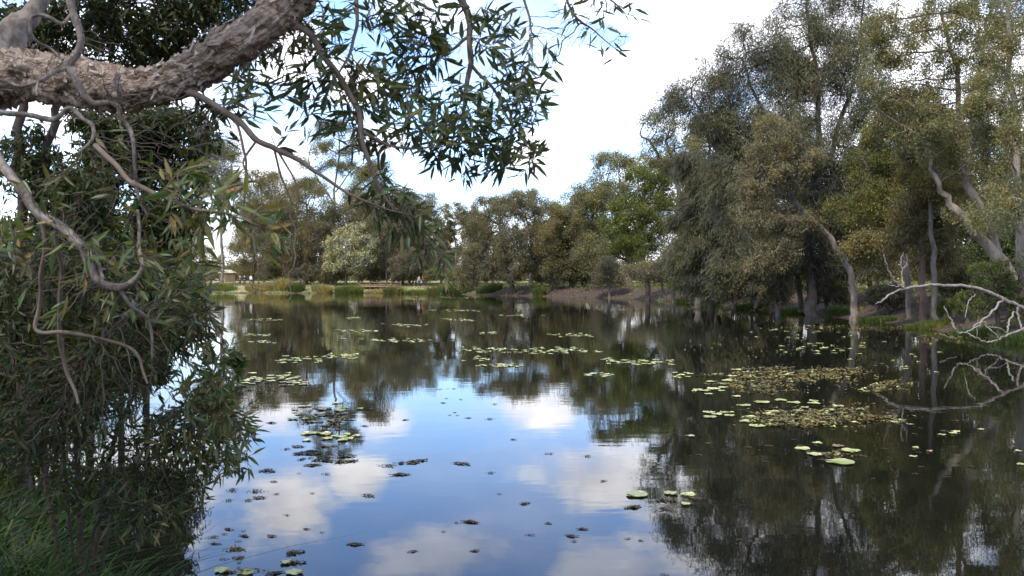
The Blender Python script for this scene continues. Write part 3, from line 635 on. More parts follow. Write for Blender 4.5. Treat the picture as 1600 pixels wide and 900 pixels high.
BK = 'taller trees standing back from the right shore'
for k, (px, Y, top, bot, hw, lf, lb) in enumerate([
  (1120, 82, 150, 440, 60, 'olive', 'set-back tree glimpsed between the open-headed gum and the she-oak'),
  (1190, 78, 210, 440, 60, 'oak', 'set-back tree directly left behind the tallest she-oak'),
  (1300, 74, 230, 430, 60, 'oak', 'set-back tree directly right behind the tallest she-oak'),
  (1370, 70, 200, 430, 60, 'olive', 'set-back tree behind the yellow-green bushy tree'),
  (1440, 62, 170, 430, 60, 'olive', 'set-back tree behind the reddish trunk'),
  (1520, 56, 180, 440, 64, 'oak', 'set-back tree behind the fork of the leaning paperbark'),
  (1600, 52, 240, 440, 64, 'olive', 'set-back tree at the right edge'),
  (1060, 110, 250, 440, 50, 'olive', 'set-back tree filling the gap right of the bright green tree')]):
    s_ = Y / F; gz_ = hz1((px - 800) * s_, Y); by = HOR + (CAMZ - gz_) / s_; hh = by - top
    tree('park_tree', lb, 'tree', Y, [[(px, by, 5), (px + 4, by - hh * .3, 4), (px - 4, by - hh * .6, 3), (px, top + hh * .15, 1.5)]],
         [(px, top + hh * .14, hw * .7, hh * .14), (px - hw * .5, top + hh * .36, hw * .7, hh * .17), (px + hw * .5, top + hh * .34, hw * .7, hh * .17), (px - hw * .3, top + hh * .58, hw * .8, hh * .17), (px + hw * .4, top + hh * .62, hw * .8, hh * .17), (px, bot - hh * .06, hw, hh * .10)],
         lf, 'grey', 22000, .26, .38, 700, .03, .35, .035, .0010, 110 + k, .5, .15, BK)
# --- near left bank: trees behind the foreground one
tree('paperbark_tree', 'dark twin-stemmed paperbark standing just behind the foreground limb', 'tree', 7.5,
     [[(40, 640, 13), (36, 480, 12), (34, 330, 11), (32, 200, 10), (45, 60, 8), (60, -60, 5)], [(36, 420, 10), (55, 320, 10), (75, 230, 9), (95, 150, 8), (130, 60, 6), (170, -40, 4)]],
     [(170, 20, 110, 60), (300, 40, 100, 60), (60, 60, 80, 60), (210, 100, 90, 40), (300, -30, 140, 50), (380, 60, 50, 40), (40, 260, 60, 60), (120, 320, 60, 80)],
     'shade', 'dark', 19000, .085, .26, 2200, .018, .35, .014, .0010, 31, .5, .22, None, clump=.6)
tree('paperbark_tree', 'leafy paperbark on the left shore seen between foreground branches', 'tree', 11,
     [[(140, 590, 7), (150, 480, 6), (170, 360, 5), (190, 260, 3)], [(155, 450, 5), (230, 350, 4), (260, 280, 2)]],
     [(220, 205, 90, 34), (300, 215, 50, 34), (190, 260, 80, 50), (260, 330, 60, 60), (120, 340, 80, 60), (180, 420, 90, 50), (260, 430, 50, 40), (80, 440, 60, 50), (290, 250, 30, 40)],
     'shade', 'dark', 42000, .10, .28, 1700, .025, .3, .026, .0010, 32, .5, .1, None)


for k, (px, Y, top, bot, hw, lb) in enumerate([(-40, 7.5, 380, 700, 120, 'dark leafy bush at the left edge behind the long grass'), (70, 8.5, 400, 640, 110, 'dark leafy bush in the shallows behind the drooping shrub stems'), (190, 9.5, 380, 590, 80, 'leafy bush on the bank behind the looping pale branch'), (30, 13, 330, 560, 120, 'bush further along the left bank behind the twin dark stems'), (230, 15, 330, 520, 80, 'bush on the left bank nearest the visible far lawn')]):
    s_ = Y / F; hh = bot - top
    tree('leafy_bush', lb, 'bush', Y, [[(px, bot + 20, 6), (px + 10, bot - hh * .4, 4), (px - 5, top + hh * .3, 2.5)]], [(px, top + hh * .3, hw * .8, hh * .3), (px - hw * .5, top + hh * .55, hw * .7, hh * .3), (px + hw * .5, top + hh * .55, hw * .7, hh * .3), (px, bot - hh * .15, hw, hh * .18)],
         'shade', 'dark', 26000, .09, .28, 1000, .045, .3, .05, .0011, 130 + k, .5, .12, 'bushes along the left bank')

# ------------------------------------------------------------------ foreground paperbark
rng = np.random.default_rng(99)
FG = empty('paperbark_tree', (-2.9, 3.7, hz1(-2.9, 3.7)), 'big foreground paperbark with a thick flaking limb arching over the view', 'tree')
FO = np.array(FG.location)
def poly(pts, n=8): # (px,py,Y,rpx)
    return catmull([(*P(a, b, Y), r * Y / F * (1 if r > 20 else .72)) for a, b, Y, r in pts], n)
big = [(-290, 1030, 3.7, 90), (-270, 700, 3.7, 78), (-210, 420, 3.7, 70), (-130, 240, 3.7, 60), (-50, 150, 3.68, 48), (25, 118, 3.65, 40), (100, 124, 3.6, 40), (170, 138, 3.55, 37), (240, 136, 3.5, 31), (300, 112, 3.5, 33), (350, 78, 3.45, 34), (400, 46, 3.42, 30), (450, 5, 3.4, 33), (500, -60, 3.4, 34), (570, -150, 3.5, 30), (620, -260, 3.6, 24)]
tb = Tubes(); c = poly(big, 22); tb.add(c[:, :3], c[:, 3] * .93, 90, .30, 5.5)
tb.build('limb', MB_['paper'], FG, FO)
# peeling bark flakes
vs = []; fs = []; n0 = 0
for _ in range(260):
    i = rng.integers(90, len(c) - 30); p = c[i, :3]; r = c[i, 3]; t = unit(c[i + 1, :3] - c[i - 1, :3])
    d = rng.normal(size=3); d = unit(d - t * np.dot(d, t)); s = np.cross(t, d)
    ln = rng.uniform(.015, .06); wd = rng.uniform(.006, .02); m_ = 5
    tt = unit(t * rng.choice([-1, 1]) * .9 + s * rng.normal() * .5)
    ss = unit(np.cross(tt, d))
    for k in range(m_):
        a = k / (m_ - 1); cc_ = p + d * (r * 1.04 + .16 * r * a ** 2 * rng.uniform(.4, 1.2)) + tt * ln * a; ww = wd * (1 - .55 * a) * rng.uniform(.7, 1.2)
        vs += [cc_ + ss * ww * .5, cc_ - ss * ww * .5]
    for k in range(m_ - 1): b = n0 + 2 * k; fs.append((b, b + 1, b + 3, b + 2))
    n0 += 2 * m_
mk('peeling_bark', vs, fs, barkmat('bark_flake', (.12, .09, .07), (.25, .20, .165), (.42, .37, .32), 20, .003), FG, FO)
FGB = [  # (bark, points, detail)
 ('grey', [(-25, 130, 3.65, 34), (5, 85, 3.7, 27), (30, 45, 3.75, 22), (55, 15, 3.8, 18), (95, -50, 3.9, 14)]),
 ('pale', [(104, -60, 3.3, 9), (108, -10, 3.3, 9), (116, 22, 3.3, 8.5), (126, 52, 3.3, 8), (120, 80, 3.3, 8), (106, 102, 3.3, 9), (118, 122, 3.3, 7.5), (130, 140, 3.3, 8), (148, 160, 3.3, 7), (172, 160, 3.3, 6), (186, 170, 3.3, 5.5), (190, 186, 3.3, 5), (204, 205, 3.3, 4.5), (212, 245, 3.3, 4), (214, 300, 3.3, 3.5), (230, 340, 3.3, 2)]),
 ('pale', [(112, 22, 3.3, 3.5), (96, 38, 3.28, 4), (78, 30, 3.26, 4), (60, 26, 3.25, 4), (48, 32, 3.25, 4), (47, 50, 3.25, 3.6), (60, 68, 3.28, 3.2), (80, 78, 3.3, 3), (100, 92, 3.3, 3)]),
 ('pale', [(106, 104, 3.3, 5), (88, 112, 3.25, 5), (72, 124, 3.2, 4.6), (52, 132, 3.2, 4.4), (28, 135, 3.2, 4.2), (4, 128, 3.2, 3.6), (-30, 115, 3.2, 3)]),
 ('pale', [(64, 128, 3.2, 3), (58, 142, 3.15, 2.6), (55, 150, 3.1, 2.2)]),
 ('pale', [(-40, 168, 3.1, 5.5), (0, 174, 3.1, 6), (40, 180, 3.1, 6), (84, 184, 3.1, 6), (108, 172, 3.1, 5), (130, 186, 3.1, 4.5), (144, 196, 3.1, 4), (140, 220, 3.1, 3.6), (122, 240, 3.1, 3)]),
 ('pale', [(-50, 180, 3.4, 12), (-15, 230, 3.4, 11), (12, 268, 3.35, 10), (38, 308, 3.3, 10), (66, 335, 3.3, 11), (98, 358, 3.25, 10.5), (126, 380, 3.2, 10), (134, 408, 3.2, 9.5), (146, 432, 3.2, 9), (172, 448, 3.2, 9), (196, 446, 3.2, 7.5), (214, 432, 3.2, 6), (222, 420, 3.2, 4)]),
 ('grey', [(128, 380, 3.2, 6), (142, 392, 3.22, 6), (150, 412, 3.24, 5), (162, 436, 3.22, 4)]),
 ('twig', [(58, 335, 3.3, 5), (72, 380, 3.32, 5), (62, 430, 3.35, 5), (60, 480, 3.4, 4.5), (58, 515, 3.4, 4), (90, 520, 3.4, 4.5), (150, 528, 3.45, 4), (210, 548, 3.5, 3.4), (228, 600, 3.5, 2.4)]),
 ('twig', [(85, 345, 3.3, 4.4), (95, 420, 3.4, 4.5), (92, 500, 3.5, 4), (100, 570, 3.6, 4), (120, 630, 3.6, 3)]),
 ('grey', [(222, 425, 3.2, 5), (216, 380, 3.25, 4), (214, 330, 3.3, 3)]),
 ('grey', [(185, 452, 3.2, 4), (205, 480, 3.25, 3.4), (232, 505, 3.3, 3), (240, 560, 3.35, 2)]),
 ('twig', [(296, 145, 3.45, 8), (335, 162, 3.4, 7), (368, 188, 3.38, 7), (400, 216, 3.36, 6.5), (430, 232, 3.35, 6), (468, 252, 3.35, 5), (500, 272, 3.36, 4), (540, 300, 3.4, 3), (590, 322, 3.4, 2), (640, 335, 3.4, 1)]),
 ('twig', [(368, 190, 3.38, 3), (382, 230, 3.35, 3), (385, 280, 3.3, 2.4), (380, 330, 3.3, 1.6)]),
 ('twig', [(402, 218, 3.36, 3), (380, 255, 3.3, 2.4), (400, 290, 3.3, 1.2)]),
 ('twig', [(430, 234, 3.35, 3), (440, 275, 3.35, 2.4), (455, 320, 3.35, 1.2)]),
 ('twig', [(434, 232, 3.35, 3), (456, 275, 3.35, 2), (465, 310, 3.35, 1)]),
 ('twig', [(452, 40, 3.4, 8), (478, 48, 3.42, 7), (508, 88, 3.45, 6.5), (538, 132, 3.5, 6.5), (560, 172, 3.5, 6), (563, 212, 3.5, 6), (578, 255, 3.5, 5), (592, 292, 3.5, 4), (612, 320, 3.5, 2.5)]),
 ('twig', [(565, 205, 3.5, 4), (600, 225, 3.55, 3), (650, 232, 3.6, 2.4), (700, 228, 3.7, 1.4)]),
 ('twig', [(712, -40, 3.9, 9), (722, 0, 3.9, 8), (734, 40, 3.9, 6.5), (735, 90, 3.88, 6), (730, 140, 3.86, 5), (722, 190, 3.85, 4)]),
 ('twig', [(735, 60, 3.9, 4), (700, 80, 3.85, 3), (650, 90, 3.8, 2)]),
 ('twig', [(735, 100, 3.88, 4), (770, 140, 3.9, 3.4), (800, 190, 3.95, 2.6), (830, 235, 3.95, 1.5)]),
 ('twig', [(562, -30, 3.7, 5), (558, 30, 3.65, 4), (548, 80, 3.6, 3.4), (520, 130, 3.55, 2)]),
 ('twig', [(860, -60, 4.2, 4), (880, -10, 4.2, 3), (900, 25, 4.2, 2.4), (930, 50, 4.2, 1.6), (960, 75, 4.2, 1)]),
 ('twig', [(900, -60, 4.3, 3.4), (940, -10, 4.3, 2.4), (975, 20, 4.3, 1.4)]),
 ('twig', [(800, -60, 4.0, 4), (820, 0, 4.0, 3), (830, 50, 4.0, 2)]),
 ('twig', [(150, 225, 2.9, 6), (200, 280, 2.8, 5), (250, 310, 2.7, 4.4), (310, 325, 2.65, 3.6), (370, 340, 2.6, 2.4)]),
 ('twig', [(-30, 395, 2.6, 5), (10, 400, 2.6, 4), (40, 402, 2.6, 3)]),
]
seedn = []; seedp = []; seedr = []
groups = {}
for bk, pts in FGB:
    c = poly(pts, 6); c[:, :3] += np.stack([[mnoise.noise(Vector(q_[:3]) * 9 + Vector((k, 0, 0))) for k in (0, 5, 9)] for q_ in c]) * .012
    b0 = len(seedn)
    for k, q_ in enumerate(c):
        seedn.append(q_[:3]); seedp.append(-1 if k == 0 else b0 + k - 1); seedr.append(q_[3])
    t_ = Tubes(); t_.add(c[:, :3], c[:, 3], 14, .22 if pts[0][3] > 5 else 0, 16)
    t_.build('branch', MB_[{'grey': 'smooth', 'pale': 'smooth'}.get(bk, bk)], FG, FO)
def near_growth(blobs, natt, step, nleaf_per, ll, lw, leaf, seed, seeds=None, gap=.2, droop=.25, name='foliage', parent=None, tip=.0011, keep=1.0, origin=None):
    parent = parent or FG; origin = FO if origin is None else origin
    r_ = np.random.default_rng(seed)
    bl = [(*P(a, b, Y), rx * Y / F, dy, ry * Y / F, w_) for a, b, Y, rx, ry, dy, w_ in blobs]
    att = sample_blobs(bl, natt, r_, .5, gap, 1.0, seed)
    att = att[att[:, 2] > .04]
    sn, sp_, sr = seeds if seeds else (seedn, seedp, seedr)
    nd, pa = grow(sn, sp_, att, step, step * 1.05, step * 14, 90, r_, (0, 0, -.05), .22)
    n_s = len(sn)
    # twigs only (limbs are meshed already)
    tb = Tubes(); pr = np.zeros(len(nd)); pr[:n_s] = sr
    ch = np.bincount(pa[n_s:][pa[n_s:] >= 0], minlength=len(nd))
    acc = np.zeros(len(nd)); 
    for i in range(len(nd) - 1, n_s - 1, -1):
        if ch[i] == 0: acc[i] = tip ** 2.5
        acc[pa[i]] += acc[i]
    rad = acc ** .4; kids = [[] for _ in range(len(nd))]
    for i in range(n_s, len(nd)): kids[pa[i]].append(i)
    st = [(k, i) for i in range(n_s) for k in kids[i]]
    while st:
        i, par_ = st.pop(); pts = [nd[par_]]; rs = [min(rad[i], max(pr[par_], rad[i]) )]
        while True:
            pts.append(nd[i]); rs.append(rad[i])
            if not kids[i]: break
            cs = sorted(kids[i], key=lambda q_: -rad[q_]); st += [(o, i) for o in cs[1:]]; i = cs[0]
        rs[-1] *= .4
        tb.add(pts, np.minimum(rs, .009), 5)
    if tb.n: tb.build('twigs', MB_['twig'], parent, origin)
    tw = np.arange(n_s, len(nd)); tw = tw[rad[tw] < tip * 3.2]
    tw = tw[r_.uniform(size=len(tw)) < keep]
    n = int(len(tw) * nleaf_per); idx = tw[r_.integers(0, len(tw), n)]
    bd = unit(nd[idx] - nd[pa[idx]]); f = r_.uniform(size=n)[:, None]
    pos = nd[pa[idx]] * (1 - f) + nd[idx] * f
    rn = r_.normal(size=(n, 3)); rn = unit(rn - bd * (rn * bd).sum(1, keepdims=True))
    d = unit(bd * r_.uniform(.4, 1.3, (n, 1)) + rn * .8 + np.array([0, 0, -droop]))
    ln = ll * r_.uniform(.6, 1.2, n); v, fc = lance(pos, d, unit(rn + np.array([0, 0, .6]) + r_.normal(size=(n, 3)) * .5), ln, ln * lw * r_.uniform(.8, 1.2, n), .14)
    if leaf: mk(name, v, fc, ML[leaf], parent, origin, True)
    return n
# hanging canopy in the upper middle
near_growth([(450, 120, 3.6, 60, 60, .25, 1), (520, 150, 3.6, 60, 70, .3, 1.3), (590, 160, 3.7, 70, 90, .3, 1.6), (650, 110, 3.8, 70, 60, .3, 1.2), (700, 200, 3.8, 80, 60, .3, 1.5), (770, 190, 3.9, 80, 70, .3, 1.7), (820, 140, 3.95, 50, 60, .25, 1.3),
             (800, 240, 3.9, 60, 40, .25, 1.2), (740, 260, 3.9, 50, 30, .25, 1), (640, 40, 3.8, 80, 50, .3, 1), (500, 40, 3.6, 50, 50, .3, .9), (780, 60, 3.9, 50, 50, .3, .7)], 2600, .034, 1.25, .085, .2, 'hang', 201, gap=.2, name='hanging_foliage')
near_growth([(610, 320, 3.5, 34, 40, .12, 1), (650, 350, 3.5, 36, 40, .12, 1), (690, 400, 3.5, 22, 34, .08, .8), (580, 300, 3.5, 24, 24, .1, .6)], 420, .03, 1.0, .08, .19, 'near', 202, gap=.1, droop=.6, name='drooping_spray')
near_growth([(590, 300, 3.55, 46, 36, .15, 1), (640, 330, 3.55, 54, 44, .15, 1.3), (660, 375, 3.55, 40, 40, .12, .9)], 420, .03, .8, .08, .18, 'hang', 212, gap=.15, droop=.5, name='drooping_spray')
near_growth([(900, 30, 4.2, 40, 40, .15, 1), (955, 60, 4.2, 40, 32, .15, 1), (985, 20, 4.3, 26, 24, .12, 1), (860, 80, 4.1, 26, 40, .15, .8), (940, 5, 4.3, 40, 20, .15, 1)], 240, .04, .8, .085, .19, 'hang', 203, gap=.2, name='hanging_foliage')
near_growth([(380, 120, 3.9, 50, 60, .2, 1), (350, 190, 3.6, 40, 40, .15, .7), (300, 200, 3.9, 60, 40, .2, 1)], 400, .04, 1.3, .08, .2, 'shade', 204, gap=.2, name='hanging_foliage')
near_growth([(120, 120, 3.25, 110, 90, .15, 1), (260, 230, 3.3, 110, 80, .2, 1), (170, 300, 3.2, 120, 80, .2, 1), (480, 60, 3.5, 60, 60, .2, .8), (700, 40, 3.9, 90, 50, .2, 1), (560, 250, 3.5, 60, 50, .15, .7), (850, 60, 4.1, 60, 60, .15, .8)], 1500, .034, 0, .08, .17, None, 209, gap=.1, tip=.0012)
# large close leaves
near_growth([(300, 290, 2.7, 60, 50, .12, 1), (370, 320, 2.6, 60, 60, .12, 1.3), (420, 370, 2.6, 44, 40, .1, 1), (300, 380, 2.7, 50, 50, .12, .8), (330, 250, 2.7, 40, 30, .1, .7)], 300, .034, 1.2, .08, .22, 'near', 205, gap=.2, droop=.1, name='close_foliage')
near_growth([(30, 420, 2.5, 40, 60, .1, 1), (20, 360, 2.6, 30, 30, .1, .6)], 60, .04, 1.1, .09, .24, 'near', 206, gap=.1, droop=.3, name='close_foliage')
# bare drooping twigs under the right end of the limb and over the left mass
near_growth([(470, 300, 3.35, 60, 50, .15, 1), (540, 370, 3.4, 80, 60, .15, 1), (420, 280, 3.3, 40, 40, .1, .6), (420, 440, 3.2, 80, 50, .15, .7)], 160, .045, .0, .08, .17, None, 207, gap=.3)
near_growth([(200, 300, 3.2, 160, 100, .3, 1), (150, 420, 3.2, 140, 100, .3, 1), (260, 450, 3.3, 70, 80, .2, 1)], 500, .05, .8, .08, .18, 'near', 208, gap=.3, name='sparse_foliage')


# the rest of the foreground tree's crown, overhead and behind the viewer: it shades the near bank
r_ = np.random.default_rng(404); att = sample_blobs([(-3.5, 2.0, 6.2, 3.0, 2.6, 1.3, 1), (-5.5, 4.5, 6.0, 2.4, 2.4, 1.5, 1), (-1.2, 1.0, 5.6, 2.0, 2.2, .9, .8), (-6.5, 1.5, 4.8, 2.4, 2.6, 1.6, 1), (-4.5, -1.5, 5.2, 2.6, 2.2, 1.5, 1), (-1.5, 3.6, 5.4, 1.8, 1.6, .7, .8)], 900, r_, .5, .1, 1, 404)
up = catmull([(-2.95, 3.7, 2.6, .13), (-3.2, 3.2, 3.6, .11), (-3.5, 2.6, 4.6, .08), (-3.8, 2.2, 5.6, .05)], 6)
nd, pa = grow(list(up[:, :3]), [k - 1 for k in range(len(up))], att, .16, .2, 2.5, 70, r_, (0, 0, .03), .15)
pr = np.zeros(len(nd)); pr[:len(up)] = up[:, 3]; tb = Tubes(); r, desc = branch_mesh(nd, pa, pr, .006, 2.3, tb, 4, 8); tb.build('upper_branches', MB_['dark'], FG, FO)
tips = np.where(desc <= 6)[0]; idx = tips[r_.integers(0, len(tips), 42000)]; d = unit(r_.normal(size=(42000, 3)) + np.array([0, 0, -.5]))
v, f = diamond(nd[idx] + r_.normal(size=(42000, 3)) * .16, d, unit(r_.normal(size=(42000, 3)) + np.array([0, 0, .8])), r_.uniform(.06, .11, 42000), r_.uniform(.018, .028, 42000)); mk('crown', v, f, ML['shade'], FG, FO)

# ------------------------------------------------------------------ drooping shrub over the water
gz = hz1(*P(130, 700, 5.2)[:2])
SR = empty('melaleuca_shrub', (P(130, 700, 5.2)[0], 5.2, gz), 'tangled drooping melaleuca shrub overhanging the water below the big limb', 'shrub')
SO = np.array(SR.location)
sN, sP, sR_ = [], [], []
for pts in [[(130, None, 5.2, 8), (120, 700, 5.2, 8), (110, 560, 5.1, 7), (140, 450, 5.0, 5), (190, 380, 5, 3)], [(135, None, 5.25, 7), (170, 720, 5.2, 6), (220, 600, 5.1, 5), (280, 520, 5, 4), (330, 480, 5, 2)],
            [(140, None, 5.2, 6), (190, 760, 5.1, 5), (270, 700, 5, 4), (330, 640, 4.9, 3), (370, 650, 4.9, 2)], [(110, None, 5.3, 7), (60, 700, 5.2, 6), (20, 560, 5.1, 5), (10, 420, 5, 3)], [(120, None, 5.1, 5), (150, 820, 4.9, 4), (210, 800, 4.8, 3), (270, 780, 4.8, 2)],
            [(125, None, 5.2, 5), (100, 640, 4.8, 4), (170, 520, 4.6, 3), (240, 470, 4.6, 2)]]:
    p3 = []
    for a, b, Y, r in pts:
        r *= .6; p3.append((*(P(a, b, Y) if b is not None else np.array([(a - 800) / F * Y, Y, gz - .05])), r * Y / F))
    c = catmull(p3, 6); b0 = len(sN)
    for k, q_ in enumerate(c): sN.append(q_[:3]); sP.append(-1 if k == 0 else b0 + k - 1); sR_.append(q_[3])
    t_ = Tubes(); t_.add(c[:, :3], c[:, 3], 8); t_.build('stem', MB_['dark'], SR, SO)
S = (sN, sP, sR_)
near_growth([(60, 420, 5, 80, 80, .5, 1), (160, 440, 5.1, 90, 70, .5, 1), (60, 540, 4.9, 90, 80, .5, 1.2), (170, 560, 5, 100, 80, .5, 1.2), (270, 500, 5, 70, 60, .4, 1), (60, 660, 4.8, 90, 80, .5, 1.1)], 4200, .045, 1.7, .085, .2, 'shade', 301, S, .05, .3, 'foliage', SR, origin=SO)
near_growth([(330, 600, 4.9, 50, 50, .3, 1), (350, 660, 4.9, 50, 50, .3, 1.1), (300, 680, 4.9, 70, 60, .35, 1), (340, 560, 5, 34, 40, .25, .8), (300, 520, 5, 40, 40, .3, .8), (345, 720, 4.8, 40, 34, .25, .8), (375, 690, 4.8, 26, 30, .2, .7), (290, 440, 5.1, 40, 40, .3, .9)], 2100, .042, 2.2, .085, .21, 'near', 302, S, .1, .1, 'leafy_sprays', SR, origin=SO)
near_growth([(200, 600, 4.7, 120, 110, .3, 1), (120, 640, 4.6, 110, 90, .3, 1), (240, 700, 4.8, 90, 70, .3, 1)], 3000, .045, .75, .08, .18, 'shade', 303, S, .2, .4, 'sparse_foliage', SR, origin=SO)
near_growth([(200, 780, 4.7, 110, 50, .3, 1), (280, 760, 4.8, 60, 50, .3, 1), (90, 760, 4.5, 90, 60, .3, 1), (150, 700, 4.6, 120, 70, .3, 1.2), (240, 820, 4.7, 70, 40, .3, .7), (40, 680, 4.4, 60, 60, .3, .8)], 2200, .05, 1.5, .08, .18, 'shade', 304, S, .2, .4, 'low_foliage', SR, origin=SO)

# ------------------------------------------------------------------ bare arching branch on the right
BB = empty('bare_branch', P(1640, 560, 27), 'bleached bare branch arching low over the water at the right edge', 'branch')
BO = np.array(BB.location)
for pts in [[(1660, 530, 27.5, 5), (1620, 500, 27.3, 4.6), (1592, 478, 27, 4.2), (1560, 464, 27, 4), (1525, 450, 26.8, 3.6), (1480, 446, 26.6, 3.4), (1440, 447, 26.4, 3), (1405, 453, 26.2, 2.6), (1380, 468, 26, 2), (1368, 475, 26, 1.2)],
            [(1412, 449, 26.2, 2.2), (1396, 437, 26.1, 2), (1386, 415, 26, 1.5), (1381, 398, 26, 1)], [(1409, 448, 26.2, 1.6), (1392, 446, 26.1, 1.3), (1382, 437, 26, 1)],
            [(1410, 425, 26.3, 1.1), (1408, 408, 26.3, 1.1), (1412, 395, 26.3, .8)], [(1411, 445, 26.2, 1.4), (1409, 425, 26.3, 1.2), (1417, 412, 26.3, .9), (1415, 398, 26.3, .7)],
            [(1568, 466, 27, 2.6), (1548, 490, 26.7, 2.4), (1532, 503, 26.5, 2), (1520, 512, 26.4, 1.4)],
            [(1590, 480, 27, 2.4), (1594, 505, 26.8, 2.2), (1600, 518, 26.6, 1.8), (1612, 512, 26.6, 1.5)],
            [(1584, 487, 27, 2), (1576, 505, 26.7, 2), (1574, 520, 26.5, 1.8)],
            [(1625, 508, 26.8, 2.4), (1594, 515, 26.5, 2.4), (1566, 528, 26.3, 2.2), (1545, 534, 26.2, 2), (1525, 528, 26.2, 1.8), (1510, 520, 26.2, 1.4)],
            [(1475, 478, 26.5, 1.2), (1484, 496, 26.4, 1.5), (1492, 512, 26.3, 1.8), (1500, 520, 26.3, 2), (1515, 517, 26.3, 1.8), (1530, 508, 26.3, 1.4), (1528, 500, 26.3, 1)],
            [(1535, 500, 26.4, 1.4), (1542, 512, 26.3, 1.3), (1552, 518, 26.2, 1.4), (1560, 528, 26.2, 1.2)], [(1524, 460, 26.8, 1.6), (1514, 470, 26.7, 1.2), (1508, 496, 26.6, .9)],
            [(1545, 510, 26.4, 1.2), (1562, 513, 26.4, 1.3), (1574, 520, 26.4, 1.2)], [(1527, 512, 26.3, 1), (1526, 528, 26.2, 1)], [(1468, 522, 26.3, .8), (1480, 526, 26.3, 1), (1495, 530, 26.3, .7)]]:
    c = catmull([(*P(a, b, Y), r * Y / F * .72) for a, b, Y, r in pts], 6); c[1:-1, :3] += np.random.default_rng(int(pts[0][0])).normal(size=(len(c) - 2, 3)) * .016; t_ = Tubes(); t_.add(c[:, :3], c[:, 3], 8); t_.build('bough', MB_['bleach'], BB, BO)

# ------------------------------------------------------------------ reeds, sedges and ferns on the banks
def blades(n, cx, cy, rx, ry, h, w_, rng_, lean=.35, seg=3):
    ang = rng_.uniform(0, 6.28, n); rr = np.sqrt(rng_.uniform(0, 1, n)); x = cx + np.cos(ang) * rr * rx; y = cy + np.sin(ang) * rr * ry
    z = np.maximum(hz(x, y), -.05); hh = h * rng_.uniform(.5, 1.1, n) * (1 - .35 * rr); d = np.c_[np.cos(ang), np.sin(ang)] * rr[:, None] * .5 + rng_.normal(size=(n, 2)) * .5
    s = rng_.normal(size=(n, 2)); s /= np.linalg.norm(s, axis=1, keepdims=True); V = []
    for k in range(seg + 1):
        t = k / seg; off = d * (hh * lean * t * t)[:, None]; wk = w_ * (1 - t ** 2 * .9) * .5
        for sg in (-1, 1):
            V.append(np.c_[x + off[:, 0] + sg * s[:, 0] * wk, y + off[:, 1] + sg * s[:, 1] * wk, z + hh * t * (1 - .25 * t * lean * 2)])
    V = np.stack(V, 1).reshape(-1, 3); m_ = 2 * (seg + 1)
    q = np.array([[2 * k, 2 * k + 1, 2 * k + 3, 2 * k + 2] for k in range(seg)])
    return V, (np.arange(n)[:, None, None] * m_ + q[None]).reshape(-1, 4)
def clump(name, label, cat, px, Y, wpx, h, leaf, n, w_, seed, group=None, dx=0):
    s = Y / F; x = (px - 800) * s; r = wpx * s; rg = np.random.default_rng(seed)
    v, f = blades(n, x, Y, r, r * .6, h, w_, rg, .6)
    o = mk(name, v, f, ML[leaf], None, (x, Y, hz1(x, Y))); return tag(o, label, cat, group)
RG = 'sedge and reed clumps along the water'
cl_list = [
 ('reed_clump', 'tan reeds at the far shore beside the two walking people', 405, 140.5, 22, 2.2, 'reed', 900, .06),
 ('reed_clump', 'tallest dry reeds on the far shore, right of the walkers', 440, 140, 20, 3.0, 'reed', 1000, .06),
 ('sedge_clump', 'dark green arching sedge amid the far tan reeds', 462, 139.5, 14, 2.4, 'fern', 700, .06),
 ('reed_clump', 'pinkish dry reeds left of the rounded green sedge', 503, 139.5, 16, 2.2, 'reed', 800, .06),
 ('sedge_clump', 'rounded fresh green sedge at the far water edge below the blossom tree', 545, 139, 22, 2.2, 'bright', 1300, .06),
 ('reed_clump', 'short reeds under the timber railing', 590, 139.5, 20, 1.0, 'reed', 500, .06),
 ('sedge_clump', 'yellow-green sedge immediately right of the railing', 615, 138, 16, 2.0, 'yellow', 800, .06),
 ('sedge_clump', 'low green sedge in front of the person in red', 655, 134, 24, 1.3, 'bright', 900, .06),
 ('sedge_clump', 'dense dark reeds between the person in red and the central melaleuca', 715, 127, 26, 2.4, 'fern', 1500, .06),
 ('reed_clump', 'yellowish reeds above the dense dark reeds', 690, 132, 24, 2.4, 'yellow', 1000, .06),
 ('sedge_clump', 'green sedge at the left foot of the broad brownish melaleuca', 765, 122, 20, 2.0, 'fern', 900, .06),
 ('sedge_clump', 'single bright green tussock in the water before the mulch bank', 843, 110.5, 10, 2.2, 'bright', 700, .05),
 ('sedge_clump', 'grassy green tufts at the left lawn edge', 345, 141, 26, 1.3, 'bright', 1000, .06),
 ('sedge_clump', 'dark low tussock right of the bright green tree trunk', 1070, 79.5, 14, 1.0, 'fern', 600, .045),
 ('sedge_clump', 'dark fringe of sedge below the drooping she-oak', 1110, 72, 26, 1.0, 'fern', 900, .045),
 ('sedge_clump', 'dark sedge fringe left of the tallest she-oak trunk', 1175, 62, 26, .8, 'fern', 900, .04),
 ('sedge_clump', 'green sedge where the tallest she-oak meets the water', 1240, 54.5, 24, .7, 'fern', 900, .035),
 ('sedge_clump', 'leafy dark tuft at the foot of the leaning paperbark', 1308, 48, 16, 1.0, 'fern', 700, .035),
 ('sedge_clump', 'weedy fringe left of the two straight trunks', 1370, 42.5, 30, .55, 'fern', 1000, .03),
 ('sedge_clump', 'green fringe in front of the two straight trunks', 1450, 36.8, 34, .5, 'bright', 1300, .025),
 ('sedge_clump', 'bright green verge behind the bare branch', 1500, 40, 40, .9, 'bright', 1500, .03),
 ('sedge_clump', 'dark sedge under the bare branch', 1530, 31.8, 44, .6, 'fern', 1400, .022),
 ('sedge_clump', 'dark sedge at the extreme right waterline', 1600, 28.5, 50, .7, 'fern', 1400, .022)]
